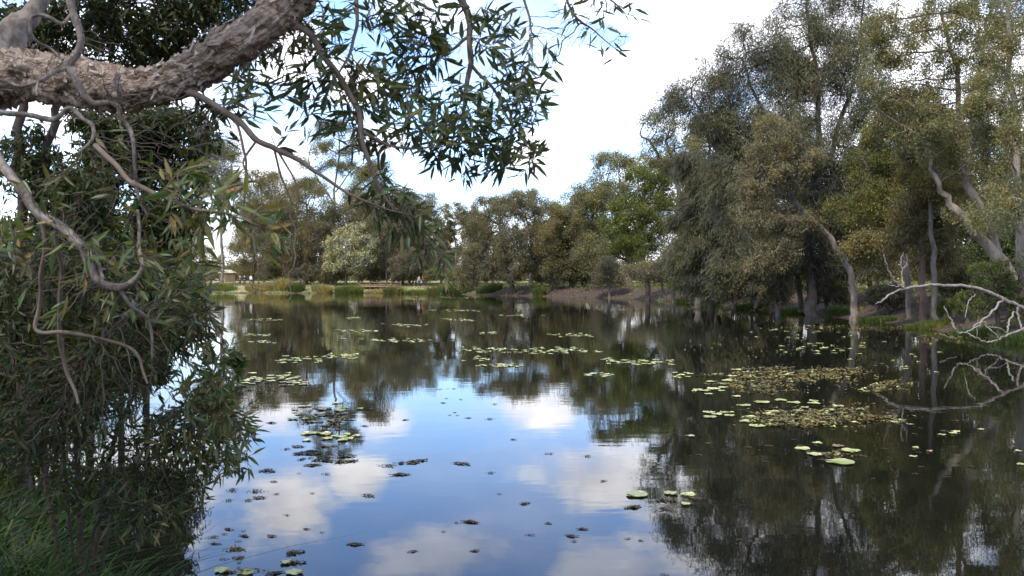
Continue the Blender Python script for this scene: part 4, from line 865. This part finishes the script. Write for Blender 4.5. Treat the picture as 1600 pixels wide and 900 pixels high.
for k, (nm, lb, px, Y, wp, h, lf, n, w_) in enumerate(cl_list): clump(nm, lb, 'reeds' if 'reed' in nm else 'sedge', px, Y, wp, h, lf, n, w_, 500 + k, RG)
# long grass on the near bank
rg = np.random.default_rng(77); V = []; Fc = []; n0 = 0
for cx, cy, rx, ry, h, n in [(-2.5, 4.0, .8, .8, 1.2, 620), (-1.75, 3.4, .45, .5, .8, 200), (-3.4, 5.0, .8, .8, 1.25, 700), (-2.7, 5.2, .6, .5, .7, 350), (-4.6, 7.5, 1.4, 1.5, .9, 900), (-7, 11, 2, 3, 1.0, 900)]:
    v, f = blades(n, cx, cy, rx, ry, h, .018, rg, .95, 6); V.append(v); Fc.append(f + n0); n0 += len(v)
o = mk('long_grass', np.vstack(V), np.vstack(Fc), ML['grass']); tag(o, 'long green grass on the near left bank', 'grass', kind='stuff')
# leaf litter / tufts on the right bank and lawn so the ground is not bare
rg = np.random.default_rng(78); xx = rg.uniform(-70, 70, 60000); yy = rg.uniform(26, 170, 60000); dd = sdist(xx, yy); k = (dd > .1) & (np.abs(xx / yy) < .62); xx, yy = xx[k], yy[k]; n = len(xx)
zz = hz(xx, yy); hh = rg.uniform(.06, .25, n); a = rg.uniform(0, 6.28, n); s_ = np.c_[np.cos(a), np.sin(a), a * 0] * (.05 + hh * .3)[:, None]; b = np.c_[xx, yy, zz - .01]; t = b + np.c_[rg.normal(size=(n, 2)) * .06, hh]
v = np.stack([b - s_, b + s_, t + s_ * .3, t - s_ * .3], 1).reshape(-1, 3)
o = mk('ground_cover', v, np.arange(len(v)).reshape(-1, 4), ML['yellow']); tag(o, 'tufts of grass and dry litter on the banks', 'ground cover', kind='stuff')

# ------------------------------------------------------------------ lily pads
def padmat(name, a, b, c):
    m, o = newmat(name)
    oi = nt.nodes.new('ShaderNodeObjectInfo')
    col = ramp(oi.outputs['Random'], [(0, a), (.55, b), (1, c)])
    col = mixc(smooth(noise_t(9, 4), .55, .75), col, (.16, .10, .035))
    p = princ(col, .28, .8, bump(noise_t(14, 3), .003)); nt.links.new(p.outputs[0], o.inputs[0]); return m
PM = padmat('lily_pad', (.22, .24, .07), (.32, .33, .10), (.42, .40, .17))
PMB = padmat('browned_lily_pad', (.14, .09, .04), (.22, .14, .06), (.28, .20, .10))
def padmesh(seed, mat):
    r_ = np.random.default_rng(seed); n = 30; a = np.linspace(.12, 2 * math.pi - .12, n); ph = r_.uniform(0, 6.28, 3)
    V = [(0.03, 0, .006)]
    for ring in (.5, .93, 1.0):
        rr = ring * (1 + .035 * np.sin(3 * a + ph[0]) + .02 * np.sin(7 * a + ph[1])); z = .004 + (.012 * np.maximum(0, np.sin(2 * a + ph[2])) + .006) * (ring > .99) + .004 * np.sin(5 * a + ph[1]) * (ring > .4)
        V += list(np.c_[rr * np.cos(a), rr * np.sin(a), z])
    f3 = [(0, 1 + k, 2 + k, 2 + k) for k in range(n - 1)]; me = bpy.data.meshes.new('lily_pad')
    fs = [(0, 1 + k, 2 + k) for k in range(n - 1)] + [(1 + r0 * n + k, 1 + (r0 + 1) * n + k, 2 + (r0 + 1) * n + k, 2 + r0 * n + k) for r0 in (0, 1) for k in range(n - 1)]
    me.from_pydata([tuple(map(float, q_)) for q_ in V], [], fs); me.materials.append(mat)
    for p_ in me.polygons: p_.use_smooth = True
    return me
PADS = [padmesh(k, PM) for k in range(5)]; PADB = [padmesh(9, PMB), padmesh(10, PMB)]
rg = np.random.default_rng(5)
placed = []; padlist = []
def pad(px, py, wpx, label, group, brown=False, patch=None):
    p = onwater(px, py); r = wpx * p[1] / F / 2
    for q_, r2 in placed:
        if (q_[0] - p[0]) ** 2 + (q_[1] - p[1]) ** 2 < ((r + r2) * .62) ** 2: return False
    placed.append((p, r)); padlist.append(dict(px=px, py=py, w=wpx, p=p, r=r, label=label, group=group, brown=brown, patch=patch)); return True
for px, py, w_, lb in [(1313, 723, 44, 'largest single yellow-green lily pad, nearest of the small right cluster'), (1330, 705, 29, 'oval lily pad right of the browned pad in the small right cluster'), (1277, 693, 16, 'small lily pad at the far tip of the small right cluster'),
                       (1253, 702, 24, 'lily pad at the left end of the small right cluster'), (1273, 711, 24, 'lily pad between the left-end pad and the largest pad'),
                       (995, 774, 34, 'pale lily pad at the left end of the weed raft near the she-oak reflection'), (1048, 772, 22, 'round pale lily pad in the middle of the near weed raft'), (1075, 774, 24, 'green lily pad at the right of the near weed raft'), (1072, 789, 16, 'lily pad under the right end of the near weed raft'),
                       (347, 893, 24, 'pale lily pad in the bottom weed beside the long grass'), (383, 897, 26, 'second pale lily pad in the bottom weed'), (460, 896, 28, 'pale lily pad just under the two-part weed clump at the bottom'), (448, 880, 20, 'small pad touching the two-part weed clump at the bottom')]:
    pad(px, py, w_, lb, 'lily pads', False)
pad(1310, 698, 20, 'browned lily pad in the small right cluster', 'lily pads', True); pad(1078, 682, 15, 'lone browned pad left of the small right cluster', 'lily pads', True)
for px, py, w_ in [(1190, 629, 26), (1162, 634, 22), (1240, 630, 22), (1272, 627, 16), (1173, 653, 28), (1207, 644, 24), (1200, 648, 22), (1168, 659, 26), (1184, 666, 26), (1208, 665, 26), (1108, 645, 20), (1110, 652, 22), (1120, 648, 18), (1140, 650, 18), (1132, 645, 16), (1257, 637, 14), (1247, 642, 16), (1310, 635, 18), (1300, 641, 16), (1345, 640, 12), (1220, 626, 20), (1272, 631, 20), (1290, 643, 14), (1318, 636, 14), (1143, 645, 10), (1302, 668, 8), (1410, 657, 12), (1398, 660, 14)]:
    pad(px, py, w_, None, 'pads of the nearer long raft on the right', patch='nearer long raft on the right')
for px, py, w_ in [(1150, 578, 18), (1158, 583, 16), (1112, 597, 18), (1130, 600, 18), (1140, 595, 24), (1115, 608, 22), (1100, 611, 20), (1130, 606, 16), (1090, 609, 16), (1107, 616, 14), (1128, 611, 12), (1150, 620, 14), (1085, 611, 10), (1120, 585, 16), (1145, 588, 16), (1168, 590, 14)]:
    pad(px, py, w_, None, 'pads at the left tip of the farther long raft', patch='left tip of the farther long raft on the right')
patches = [(1230, 588, 100, 9, 22, 11, 'weed of the farther long raft'), (1290, 654, 90, 9, 20, 14, 'weed of the nearer long raft'), (1380, 606, 36, 6, 8, 12, 'weed patch right of the farther raft'),  # px,py,halfw,halfh,count,size,label
 (413, 500, 24, 2, 9, 10, 'far row of pads nearest the left foliage'), (550, 497, 22, 2, 8, 10, 'thin far row left of centre'), (555, 517, 32, 2.5, 12, 11, 'mid-left row of pads'), (409, 524, 22, 2, 8, 11, 'short row beside the left leaf tips'),
 (416, 535, 22, 2, 8, 12, 'second row beside the left leaf tips'), (466, 562, 32, 5, 16, 14, 'pale raft at left with weed'), (536, 557, 30, 4, 14, 12, 'raft right of the pale left raft'), (434, 593, 48, 9, 24, 16, 'broad pale raft at left'),
 (606, 532, 66, 3, 22, 11, 'long thin row left of the bright water'), (634, 508, 34, 3, 12, 10, 'far rows behind the long thin row'), (712, 485, 46, 1.5, 14, 9, 'farthest pale streak'), (728, 500, 34, 2, 12, 9, 'streak below the farthest one'),
 (763, 520, 20, 2, 7, 10, 'short streak under the central melaleuca reflection'), (810, 493, 38, 1.5, 10, 9, 'far streak right of the farthest pale one'), (897, 524, 38, 2.5, 13, 10, 'row below the mulch bank'), (765, 547, 42, 4, 18, 12, 'left half of the central rows'),
 (862, 548, 72, 5, 30, 12, 'right half of the central rows'), (748, 561, 22, 3, 8, 11, 'small group under the central rows'), (782, 572, 36, 3, 16, 12, 'dense little row under the central rows'), (952, 563, 12, 3, 5, 12, 'pair group right of the central rows'),
 (936, 586, 20, 3, 7, 13, 'loose pads beside the white cloud reflection'), (1000, 567, 48, 4, 20, 14, 'whitish raft left of the right rafts'), (1070, 587, 16, 4, 6, 14, 'few pads between whitish raft and right rafts'), (1285, 545, 60, 8, 16, 12, 'scattered yellow pads under the she-oak'),
 (1250, 520, 80, 10, 12, 10, 'scattered pads close to the right shore'), (1420, 560, 90, 30, 9, 11, 'odd pads before the two straight trunks'), (510, 645, 50, 14, 14, 20, 'pale pads in the left weed raft'), (525, 680, 44, 8, 9, 24, 'pale pads over the near left weed'), (1480, 690, 110, 70, 7, 14, 'lone small pads on the dark right water')]
for px, py, hw, hh_, cnt, sz, nm in patches:
    k = 0; tries = 0; cnt = int(cnt * 1.45); sz *= .84
    while k < cnt and tries < cnt * 6:
        tries += 1
        if pad(px + np.clip(rg.normal(), -1.9, 1.9) * hw * .55, py + np.clip(rg.normal(), -1.9, 1.9) * hh_ * .55, sz * rg.uniform(.6, 1.2), None, 'pads: ' + nm, rg.uniform() < .12, nm): k += 1

def ends(items, what, patch):
    """labels for the items of one patch: its four extremes are told apart, the rest are look-alikes"""
    left = list(items)
    for key, word in ((lambda d: d['px'], 'leftmost'), (lambda d: -d['px'], 'rightmost'), (lambda d: -d['py'], 'nearest'), (lambda d: d['py'], 'farthest'), (lambda d: -d['w'], 'largest inner')):
        if len(left) > 1:
            m_ = min(left, key=key); m_['label'] = word + ' ' + what + ' in the ' + patch; left.remove(m_)
    for d in left: d['label'] = 'inner ' + what + ' in the ' + patch
padlist.sort(key=lambda d: -d['w'] - (100 if d['label'] else 0)); few, rest = padlist[:285], padlist[285:]
for pt in sorted({d['patch'] for d in few if d['patch']}): ends([d for d in few if d['patch'] == pt], 'lily pad', pt)
def padmat4(d):
    th = rg.uniform(0, 6.28); return d['p'] + np.array([0, 0, .004 + rg.uniform(0, .004)]), th
for d in few:
    loc, th = padmat4(d); me = (PADB if d['brown'] else PADS)[rg.integers(0, 2 if d['brown'] else 5)]
    o = bpy.data.objects.new('lily_pad', me); C.objects.link(o); o.location = loc; o.scale = (d['r'], d['r'] * rg.uniform(.9, 1), .6 + d['r'])
    o.rotation_euler = (rg.normal() * .01, rg.normal() * .01, th); tag(o, d['label'], 'lily pad', d['group'])
V = []; Fc = []; n0 = 0
base_v = np.array([v.co[:] for v in PADS[0].vertices]); 
tris = []
for p_ in PADS[0].polygons:
    q_ = list(p_.vertices); tris += [q_[:3]] + ([[q_[0], q_[2], q_[3]]] if len(q_) == 4 else [])
tris = np.array(tris)
for d in rest:
    loc, th = padmat4(d); R_ = np.array([[math.cos(th), math.sin(th), 0], [-math.sin(th), math.cos(th), 0], [0, 0, 1]]); V.append((base_v * np.array([d['r'], d['r'], 1])) @ R_ + loc); Fc.append(tris + n0); n0 += len(base_v)
if V: o = mk('small_lily_pads', np.vstack(V), np.vstack(Fc), PM, smooth_=True); tag(o, 'the many smallest lily pads far out on the water', 'lily pads', kind='stuff')

# ------------------------------------------------------------------ floating weed
def weedverts(n, rx, ry, rng_, sz, zmax=.02):
    a = rng_.uniform(0, 6.28, n); rr = rng_.uniform(0, 1, n) ** .55; wob = 1 + .4 * np.sin(3 * a + rng_.uniform(0, 6)) + .2 * np.sin(5 * a + rng_.uniform(0, 6))
    p = np.c_[np.cos(a) * rr * rx * wob, np.sin(a) * rr * ry * wob, .003 + rng_.uniform(0, 1, n) * zmax * (1 - rr * .7)]
    b = rng_.uniform(0, 6.28, n); el_ = rng_.uniform(-.2, .4, n); d = np.c_[np.cos(b) * np.cos(el_), np.sin(b) * np.cos(el_), np.sin(el_)]
    nr = unit(rng_.normal(size=(n, 3)) * .3 + np.array([0, 0, 1])); s = sz * rng_.uniform(.6, 1.3, n)
    v, f = diamond(p, d, nr, s, s * 1.0); v[:, 2] = np.maximum(v[:, 2], .001); return v, f
rgw = np.random.default_rng(15)
WM = []
for k in range(7):
    v, f = weedverts([70, 120, 160, 90, 200, 140, 60][k], 1, [.8, .5, .6, 1, .45, .7, .9][k], rgw, .26, .3); o = mk('tmp', v, f, ML['weed']); WM.append(o.data); bpy.data.objects.remove(o)
def weed(px, py, wpx, label, group):
    p = onwater(px, py); r = wpx * p[1] / F / 2
    o = bpy.data.objects.new('weed_clump', WM[rgw.integers(0, 7)]); C.objects.link(o); o.location = (p[0], p[1], .003); r *= .85; o.scale = (r, r * rgw.uniform(.6, 1), min(r, .07) * .9); o.rotation_euler = (0, 0, rgw.choice([0, math.pi]) + rgw.normal() * .35); tag(o, label, 'water weed', group)
named = [(1484 / 3.333 + 320, 655, 17, 'knobbly weed clump floating on blue water with a dark bit below it'), (645, 722, 62, 'widest weed clump in the middle of the blue water'), (625, 742, 30, 'weed clump to the lower left of the widest one'), (608, 728, 28, 'weed clump left of the widest one'), (722, 725, 36, 'broken weed strand right of the widest one'),
  (767, 739, 17, 'compact weed clump right of the broken strand'), (576, 775, 26, 'weed clump on the boundary of cloud and blue reflection'), (424, 838, 19, 'weed clump at the lower corner of the left cloud reflection'), (555, 851, 26, 'reddish weed clump below the left cloud reflection'), (645, 862, 17, 'weed clump in the bottom pale cloud'), (742, 861, 16, 'small brown clump right of the one in the bottom pale cloud'),
  (735, 816, 28, 'weed clump with a hook on top, lower centre'), (713, 817, 12, 'tiny clump touching the hooked one on its left'), (693, 831, 11, 'round green clump lower left of the hooked one'), (780, 772, 11, 'small clump on blue, upper right of the hooked one'), (820, 787, 20, 'dark sliver of weed at the left of the big white reflection'), (943, 752, 14, 'dark sliver of weed inside the big white reflection'),
  (858, 709, 15, 'flat clump above the big white reflection'), (918, 713, 17, 'green clump above the big white reflection'), (802, 687, 11, 'small dark clump left of the flat one'), (893, 838, 22, 'green weed clump lower right, top of a bent pair'), (897, 846, 14, 'brown end of the bent weed pair'), (910, 827, 18, 'strand of weed above the bent pair'), (981, 842, 13, 'bright green clump right of the bent pair'), (1001, 845, 10, 'dark dot of weed beside the bright green clump'),
  (828, 836, 17, 'thin strand left of the bent pair'), (857, 818, 13, 'short strand above the thin one'), (1040, 782, 34, 'bulk of the near weed raft'), (1040, 795, 30, 'lower edge of the near weed raft'), (1082, 779, 26, 'green-brown lump at the right of the near weed raft'), (990, 793, 30, 'faded weed left of the near raft'), (1155, 844, 12, 'green leafy bit in the lower right dark reflection'), (1038, 898, 14, 'weed clump cut by the bottom edge'),
  (365, 858, 32, 'dark weed clump off the grass, upper'), (373, 872, 22, 'dark weed clump off the grass, lower'), (372, 846, 12, 'round bit of weed above the dark upper clump'), (350, 874, 16, 'olive weed clump nearest the long grass'), (460, 864, 34, 'upper half of the two-part weed clump at the bottom'), (462, 880, 34, 'lower half of the two-part weed clump at the bottom'), (382, 838, 20, 'weed strand above the bottom left clumps'), (384, 893, 50, 'broad weed strip on the bottom edge'), (430, 896, 28, 'weed strip joining the pads on the bottom edge'), (335, 850, 16, 'weed bit under the drooping leaves'),
  (418, 736, 30, 'weed raft touching the shrub leaf tips'), (400, 768, 30, 'weed clump below the shrub tips, upper'), (405, 778, 24, 'weed clump below the shrub tips, middle'), (388, 782, 20, 'weed clump below the shrub tips, lower left'), (428, 753, 14, 'twin weed dots right of the shrub tips'), (432, 772, 12, 'weed dot at the top left of the cloud reflection'), (448, 805, 13, 'clump inside the left cloud reflection'), (488, 771, 8, 'tiny dot in the left cloud reflection'), (479, 827, 13, 'sliver at the foot of the left cloud reflection'), (503, 832, 10, 'sliver right of the one at the foot of the cloud'), (510, 741, 16, 'hooked clump at the top of the left cloud reflection'), (467, 740, 8, 'tiny dot under the left weed raft')]
for a in named: weed(a[0], a[1], a[2], a[3], 'floating weed clumps')
for px, py, hw, hh_, cnt, sz, nm in [(505, 712, 50, 14, 30, 20, 'near left weed raft'), (500, 655, 60, 16, 26, 15, 'middle left weed raft'), (560, 670, 30, 8, 5, 12, 'bits right of the middle left raft'), (700, 640, 90, 30, 16, 9, 'specks on the pale central water'), (450, 610, 60, 10, 14, 11, 'weed behind the left rafts'),
                              (1400, 690, 140, 60, 14, 13, 'yellowish bits on the dark right water'), (1150, 700, 90, 20, 8, 11, 'bits left of the small right cluster'), (350, 830, 40, 60, 12, 16, 'weed bits among the drooping stems'), (1290, 712, 34, 8, 12, 16, 'weed in the small right cluster')]:
    it = [dict(px=px + rgw.normal() * hw * .6, py=py + np.clip(rgw.normal(), -1.8, 1.8) * hh_ * .6, w=sz * rgw.uniform(.6, 1.3)) for k in range(cnt)]
    ends(it, 'small weed clump', nm)
    for d in it: weed(d['px'], d['py'], d['w'], d['label'].replace('in the bits', 'of the bits').replace('in the specks', 'of the specks'), nm)
# brown mats between the pads: uncountable leaflets
V = []; Fc = []; n0 = 0
for px, py, hw, hh_, n in [(1230, 586, 104, 10, 5600), (1300, 582, 60, 7, 1600), (1180, 600, 60, 9, 2000), (1270, 653, 94, 11, 6200), (1240, 661, 60, 7, 2000), (1330, 655, 60, 6, 1500), (1300, 590, 120, 20, 900), (1290, 650, 130, 20, 900), (1375, 608, 36, 6, 900), (1400, 600, 26, 4, 400), (1190, 612, 50, 4, 500), (510, 655, 40, 8, 500), (1310, 712, 26, 6, 260), (1200, 540, 150, 16, 500), (1400, 660, 20, 4, 120),
                        (1150, 483, 130, 3, 1400), (1330, 512, 120, 6, 1500), (700, 464, 70, 2, 900), (1480, 530, 80, 7, 700)]:
    th = rgw.uniform(0, 6.28, n); rr = np.sqrt(rgw.uniform(0, 1, n)) * (1 + .25 * np.sin(th * 5 + px) + .15 * np.sin(th * 11)); x_ = px + np.cos(th) * rr * hw; y_ = py + np.sin(th) * rr * hh_
    m_ = (np.sin(x_ * .13 + py) + np.sin(y_ * .9 + x_ * .04) + np.sin(y_ * 1.9 - x_ * .11) + rgw.normal(size=n) * .5) > .35; x_, y_ = x_[m_], np.maximum(y_[m_], 458)
    Yv = CAMZ * F / (y_ - HOR); p = np.c_[(x_ - 800) / F * Yv, Yv, .004 + rgw.uniform(0, .02, len(x_))]; k_ = sdist(p[:, 0], p[:, 1]) < 0; p = p[k_]; m = len(p)
    b = rgw.uniform(0, 6.28, m); d = unit(np.c_[np.cos(b), np.sin(b), rgw.uniform(0, .6, m)]); s = rgw.uniform(.03, .08, m) * (.6 + p[:, 1] / 40)
    v, f = diamond(p, d, unit(rgw.normal(size=(m, 3)) * .25 + np.array([0, 0, 1])), s, s * .7); v[:, 2] = np.maximum(v[:, 2], .002); V.append(v); Fc.append(f + n0); n0 += len(v)
o = mk('weed_mat', np.vstack(V), np.vstack(Fc), ML['mat']); tag(o, 'brown and olive mats of floating water weed', 'water weed', kind='stuff')

# ------------------------------------------------------------------ people on the far bank
skin = plain('skin', (.45, .28, .2)); hairm = plain('dark_hair', (.03, .02, .015)); jeans = plain('dark_trousers', (.03, .035, .06))
def skinmesh(name, pts, edges, mat, parent):
    me = bpy.data.meshes.new(name); me.from_pydata([p[:3] for p in pts], edges, []); me.materials.append(mat)
    o = bpy.data.objects.new(name, me); C.objects.link(o); o.parent = parent
    md = o.modifiers.new('skin', 'SKIN'); md.use_smooth_shade = True
    for i, p in enumerate(pts):
        me.skin_vertices[0].data[i].radius = (p[3], p[3])
    me.skin_vertices[0].data[0].use_root = True
    s_ = o.modifiers.new('sub', 'SUBSURF'); s_.levels = 1; s_.render_levels = 2
    return o
def person(px, Y, rz, shirt, trousers, label, seed, stride=.12):
    x = (px - 800) / F * Y; root = empty('person', (x, Y, hz1(x, Y)), label, 'person'); root.rotation_euler = (0, 0, rz)
    S = stride
    body = [(0, 0, .95, .13), (0, 0, 1.2, .12), (0, 0, 1.4, .13), (0, 0, 1.52, .055), (0, .01, 1.60, .085), (0, .01, 1.70, .09),
            (.1, S * .4, .88, .085), (.11, S, .48, .058), (.11, S * 1.1, .08, .038), (.12, S * 1.1 + .16, .03, .03), (-.1, -S * .4, .88, .085), (-.11, -S * .8, .48, .058), (-.11, -S * 1.3, .08, .038), (-.12, -S * 1.3 + .15, .03, .03),
            (.2, 0, 1.42, .055), (.26, -.03, 1.14, .042), (.25, .08, .9, .032), (.25, .12, .82, .03), (-.2, 0, 1.42, .055), (-.26, .03, 1.14, .042), (-.25, .12, .9, .032), (-.25, .16, .82, .03)]
    ed = [(0, 1), (1, 2), (2, 3), (3, 4), (4, 5), (0, 6), (6, 7), (7, 8), (8, 9), (0, 10), (10, 11), (11, 12), (12, 13), (2, 14), (14, 15), (15, 16), (16, 17), (2, 18), (18, 19), (19, 20), (20, 21)]
    skinmesh('body', body, ed, skin, root)
    skinmesh('shirt', [(0, 0, .9, .165), (0, 0, 1.2, .15), (0, 0, 1.42, .155), (.2, 0, 1.43, .075), (.265, -.03, 1.14, .06), (.255, .07, .94, .05), (-.2, 0, 1.43, .075), (-.265, .03, 1.14, .06), (-.255, .11, .94, .05)], [(0, 1), (1, 2), (2, 3), (3, 4), (4, 5), (2, 6), (6, 7), (7, 8)], shirt, root)
    skinmesh('trousers', [(0, 0, .95, .15), (.1, S * .4, .86, .105), (.11, S, .48, .078), (.11, S * 1.1, .12, .06), (-.1, -S * .4, .86, .105), (-.11, -S * .8, .48, .078), (-.11, -S * 1.3, .12, .06)], [(0, 1), (1, 2), (2, 3), (0, 4), (4, 5), (5, 6)], trousers, root)
    skinmesh('hair', [(0, -.015, 1.66, .095), (0, -.01, 1.735, .09)], [(0, 1)], hairm, root)
navy = plain('navy_cloth', (.015, .02, .05)); whitec = plain('white_cloth', (.75, .75, .77)); redc = plain('red_cloth', (.55, .03, .035)); brownc = plain('brown_cloth', (.16, .08, .06)); paleb = plain('pale_blue_cloth', (.45, .5, .6))
person(382, 146, .3, navy, jeans, 'person in a dark navy jacket walking on the far lawn', 1)
person(392, 147, -.6, whitec, jeans, 'person in a white shirt walking right of the navy jacket', 2, .2)
person(375, 148, .2, brownc, jeans, 'person in brown at the left of the two walkers', 3)
person(661, 140.5, 1.2, redc, jeans, 'person in a red top by the far water', 4)
person(655, 140.8, 1.0, paleb, navy, 'person in pale blue beside the one in red', 5)
# timber railing
wood = barkmat('weathered_timber', (.13, .075, .05), (.19, .115, .075), (.25, .16, .11), 4)
def box(name, a, b, mat, parent, origin):
    (x0, y0, z0), (x1, y1, z1) = a, b
    v = [(x0, y0, z0), (x1, y0, z0), (x1, y1, z0), (x0, y1, z0), (x0, y0, z1), (x1, y0, z1), (x1, y1, z1), (x0, y1, z1)]
    o = mk(name, v, [(0, 3, 2, 1), (4, 5, 6, 7), (0, 1, 5, 4), (1, 2, 6, 5), (2, 3, 7, 6), (3, 0, 4, 7)], mat, parent, origin)
    bv = o.modifiers.new('b', 'BEVEL'); bv.width = .015; bv.segments = 2; return o
yr = 141.5; x0 = (562 - 800) / F * yr; x1 = (626 - 800) / F * yr; gz = hz1((x0 + x1) / 2, yr)
RL = empty('timber_railing', (x0, yr, gz), 'weathered timber railing of a small deck at the far water edge', 'railing'); ro = np.array(RL.location)
n = 5
for k in range(n): xx_ = x0 + (x1 - x0) * k / (n - 1); box('post', (xx_ - .07, yr - .07, gz - .5), (xx_ + .07, yr + .07, gz + 1.15), wood, RL, ro)
box('rail', (x0 - .1, yr - .14, gz + 1.02), (x1 + .1, yr - .073, gz + 1.14), wood, RL, ro); box('rail', (x0 - .1, yr - .14, gz + .62), (x1 + .1, yr - .073, gz + .72), wood, RL, ro)
box('deck', (x0 - .2, yr - .16, gz + .30), (x1 + .2, yr + 2.4, gz + .42), wood, RL, ro)
# park shelter
ys_ = 188; xs_ = (356 - 800) / F * ys_; gz = hz1(xs_, ys_)
SHL = empty('picnic_shelter', (xs_, ys_, gz), 'small open picnic shelter with a cream roof beyond the left lawn', 'shelter'); so_ = np.array(SHL.location)
cream = plain('cream_sheet', (.34, .31, .22)); tanp = plain('tan_panel', (.42, .30, .19))
for sx in (-1.3, 0, 1.3):
    for sy in (-1, 1): box('post', (xs_ + sx - .07, ys_ + sy - .07, gz - .2), (xs_ + sx + .07, ys_ + sy + .07, gz + 1.9), wood, SHL, so_)
rv = [(xs_ - 1.7, ys_ - 1.4, gz + 1.9), (xs_ + 1.7, ys_ - 1.4, gz + 1.9), (xs_ + 1.7, ys_ + 1.4, gz + 1.9), (xs_ - 1.7, ys_ + 1.4, gz + 1.9), (xs_ - .7, ys_, gz + 2.6), (xs_ + .7, ys_, gz + 2.6)]
me = bpy.data.meshes.new('roof'); me.from_pydata([tuple(np.array(q_) - so_) for q_ in rv], [], [(0, 1, 5, 4), (2, 3, 4, 5), (1, 2, 5), (3, 0, 4), (3, 2, 1, 0)]); me.materials.append(cream)
o = bpy.data.objects.new('roof', me); C.objects.link(o); o.parent = SHL
box('back_panel', (xs_ - 1.22, ys_ + .91, gz), (xs_ + 1.22, ys_ + .925, gz + 1.6), tanp, SHL, so_)
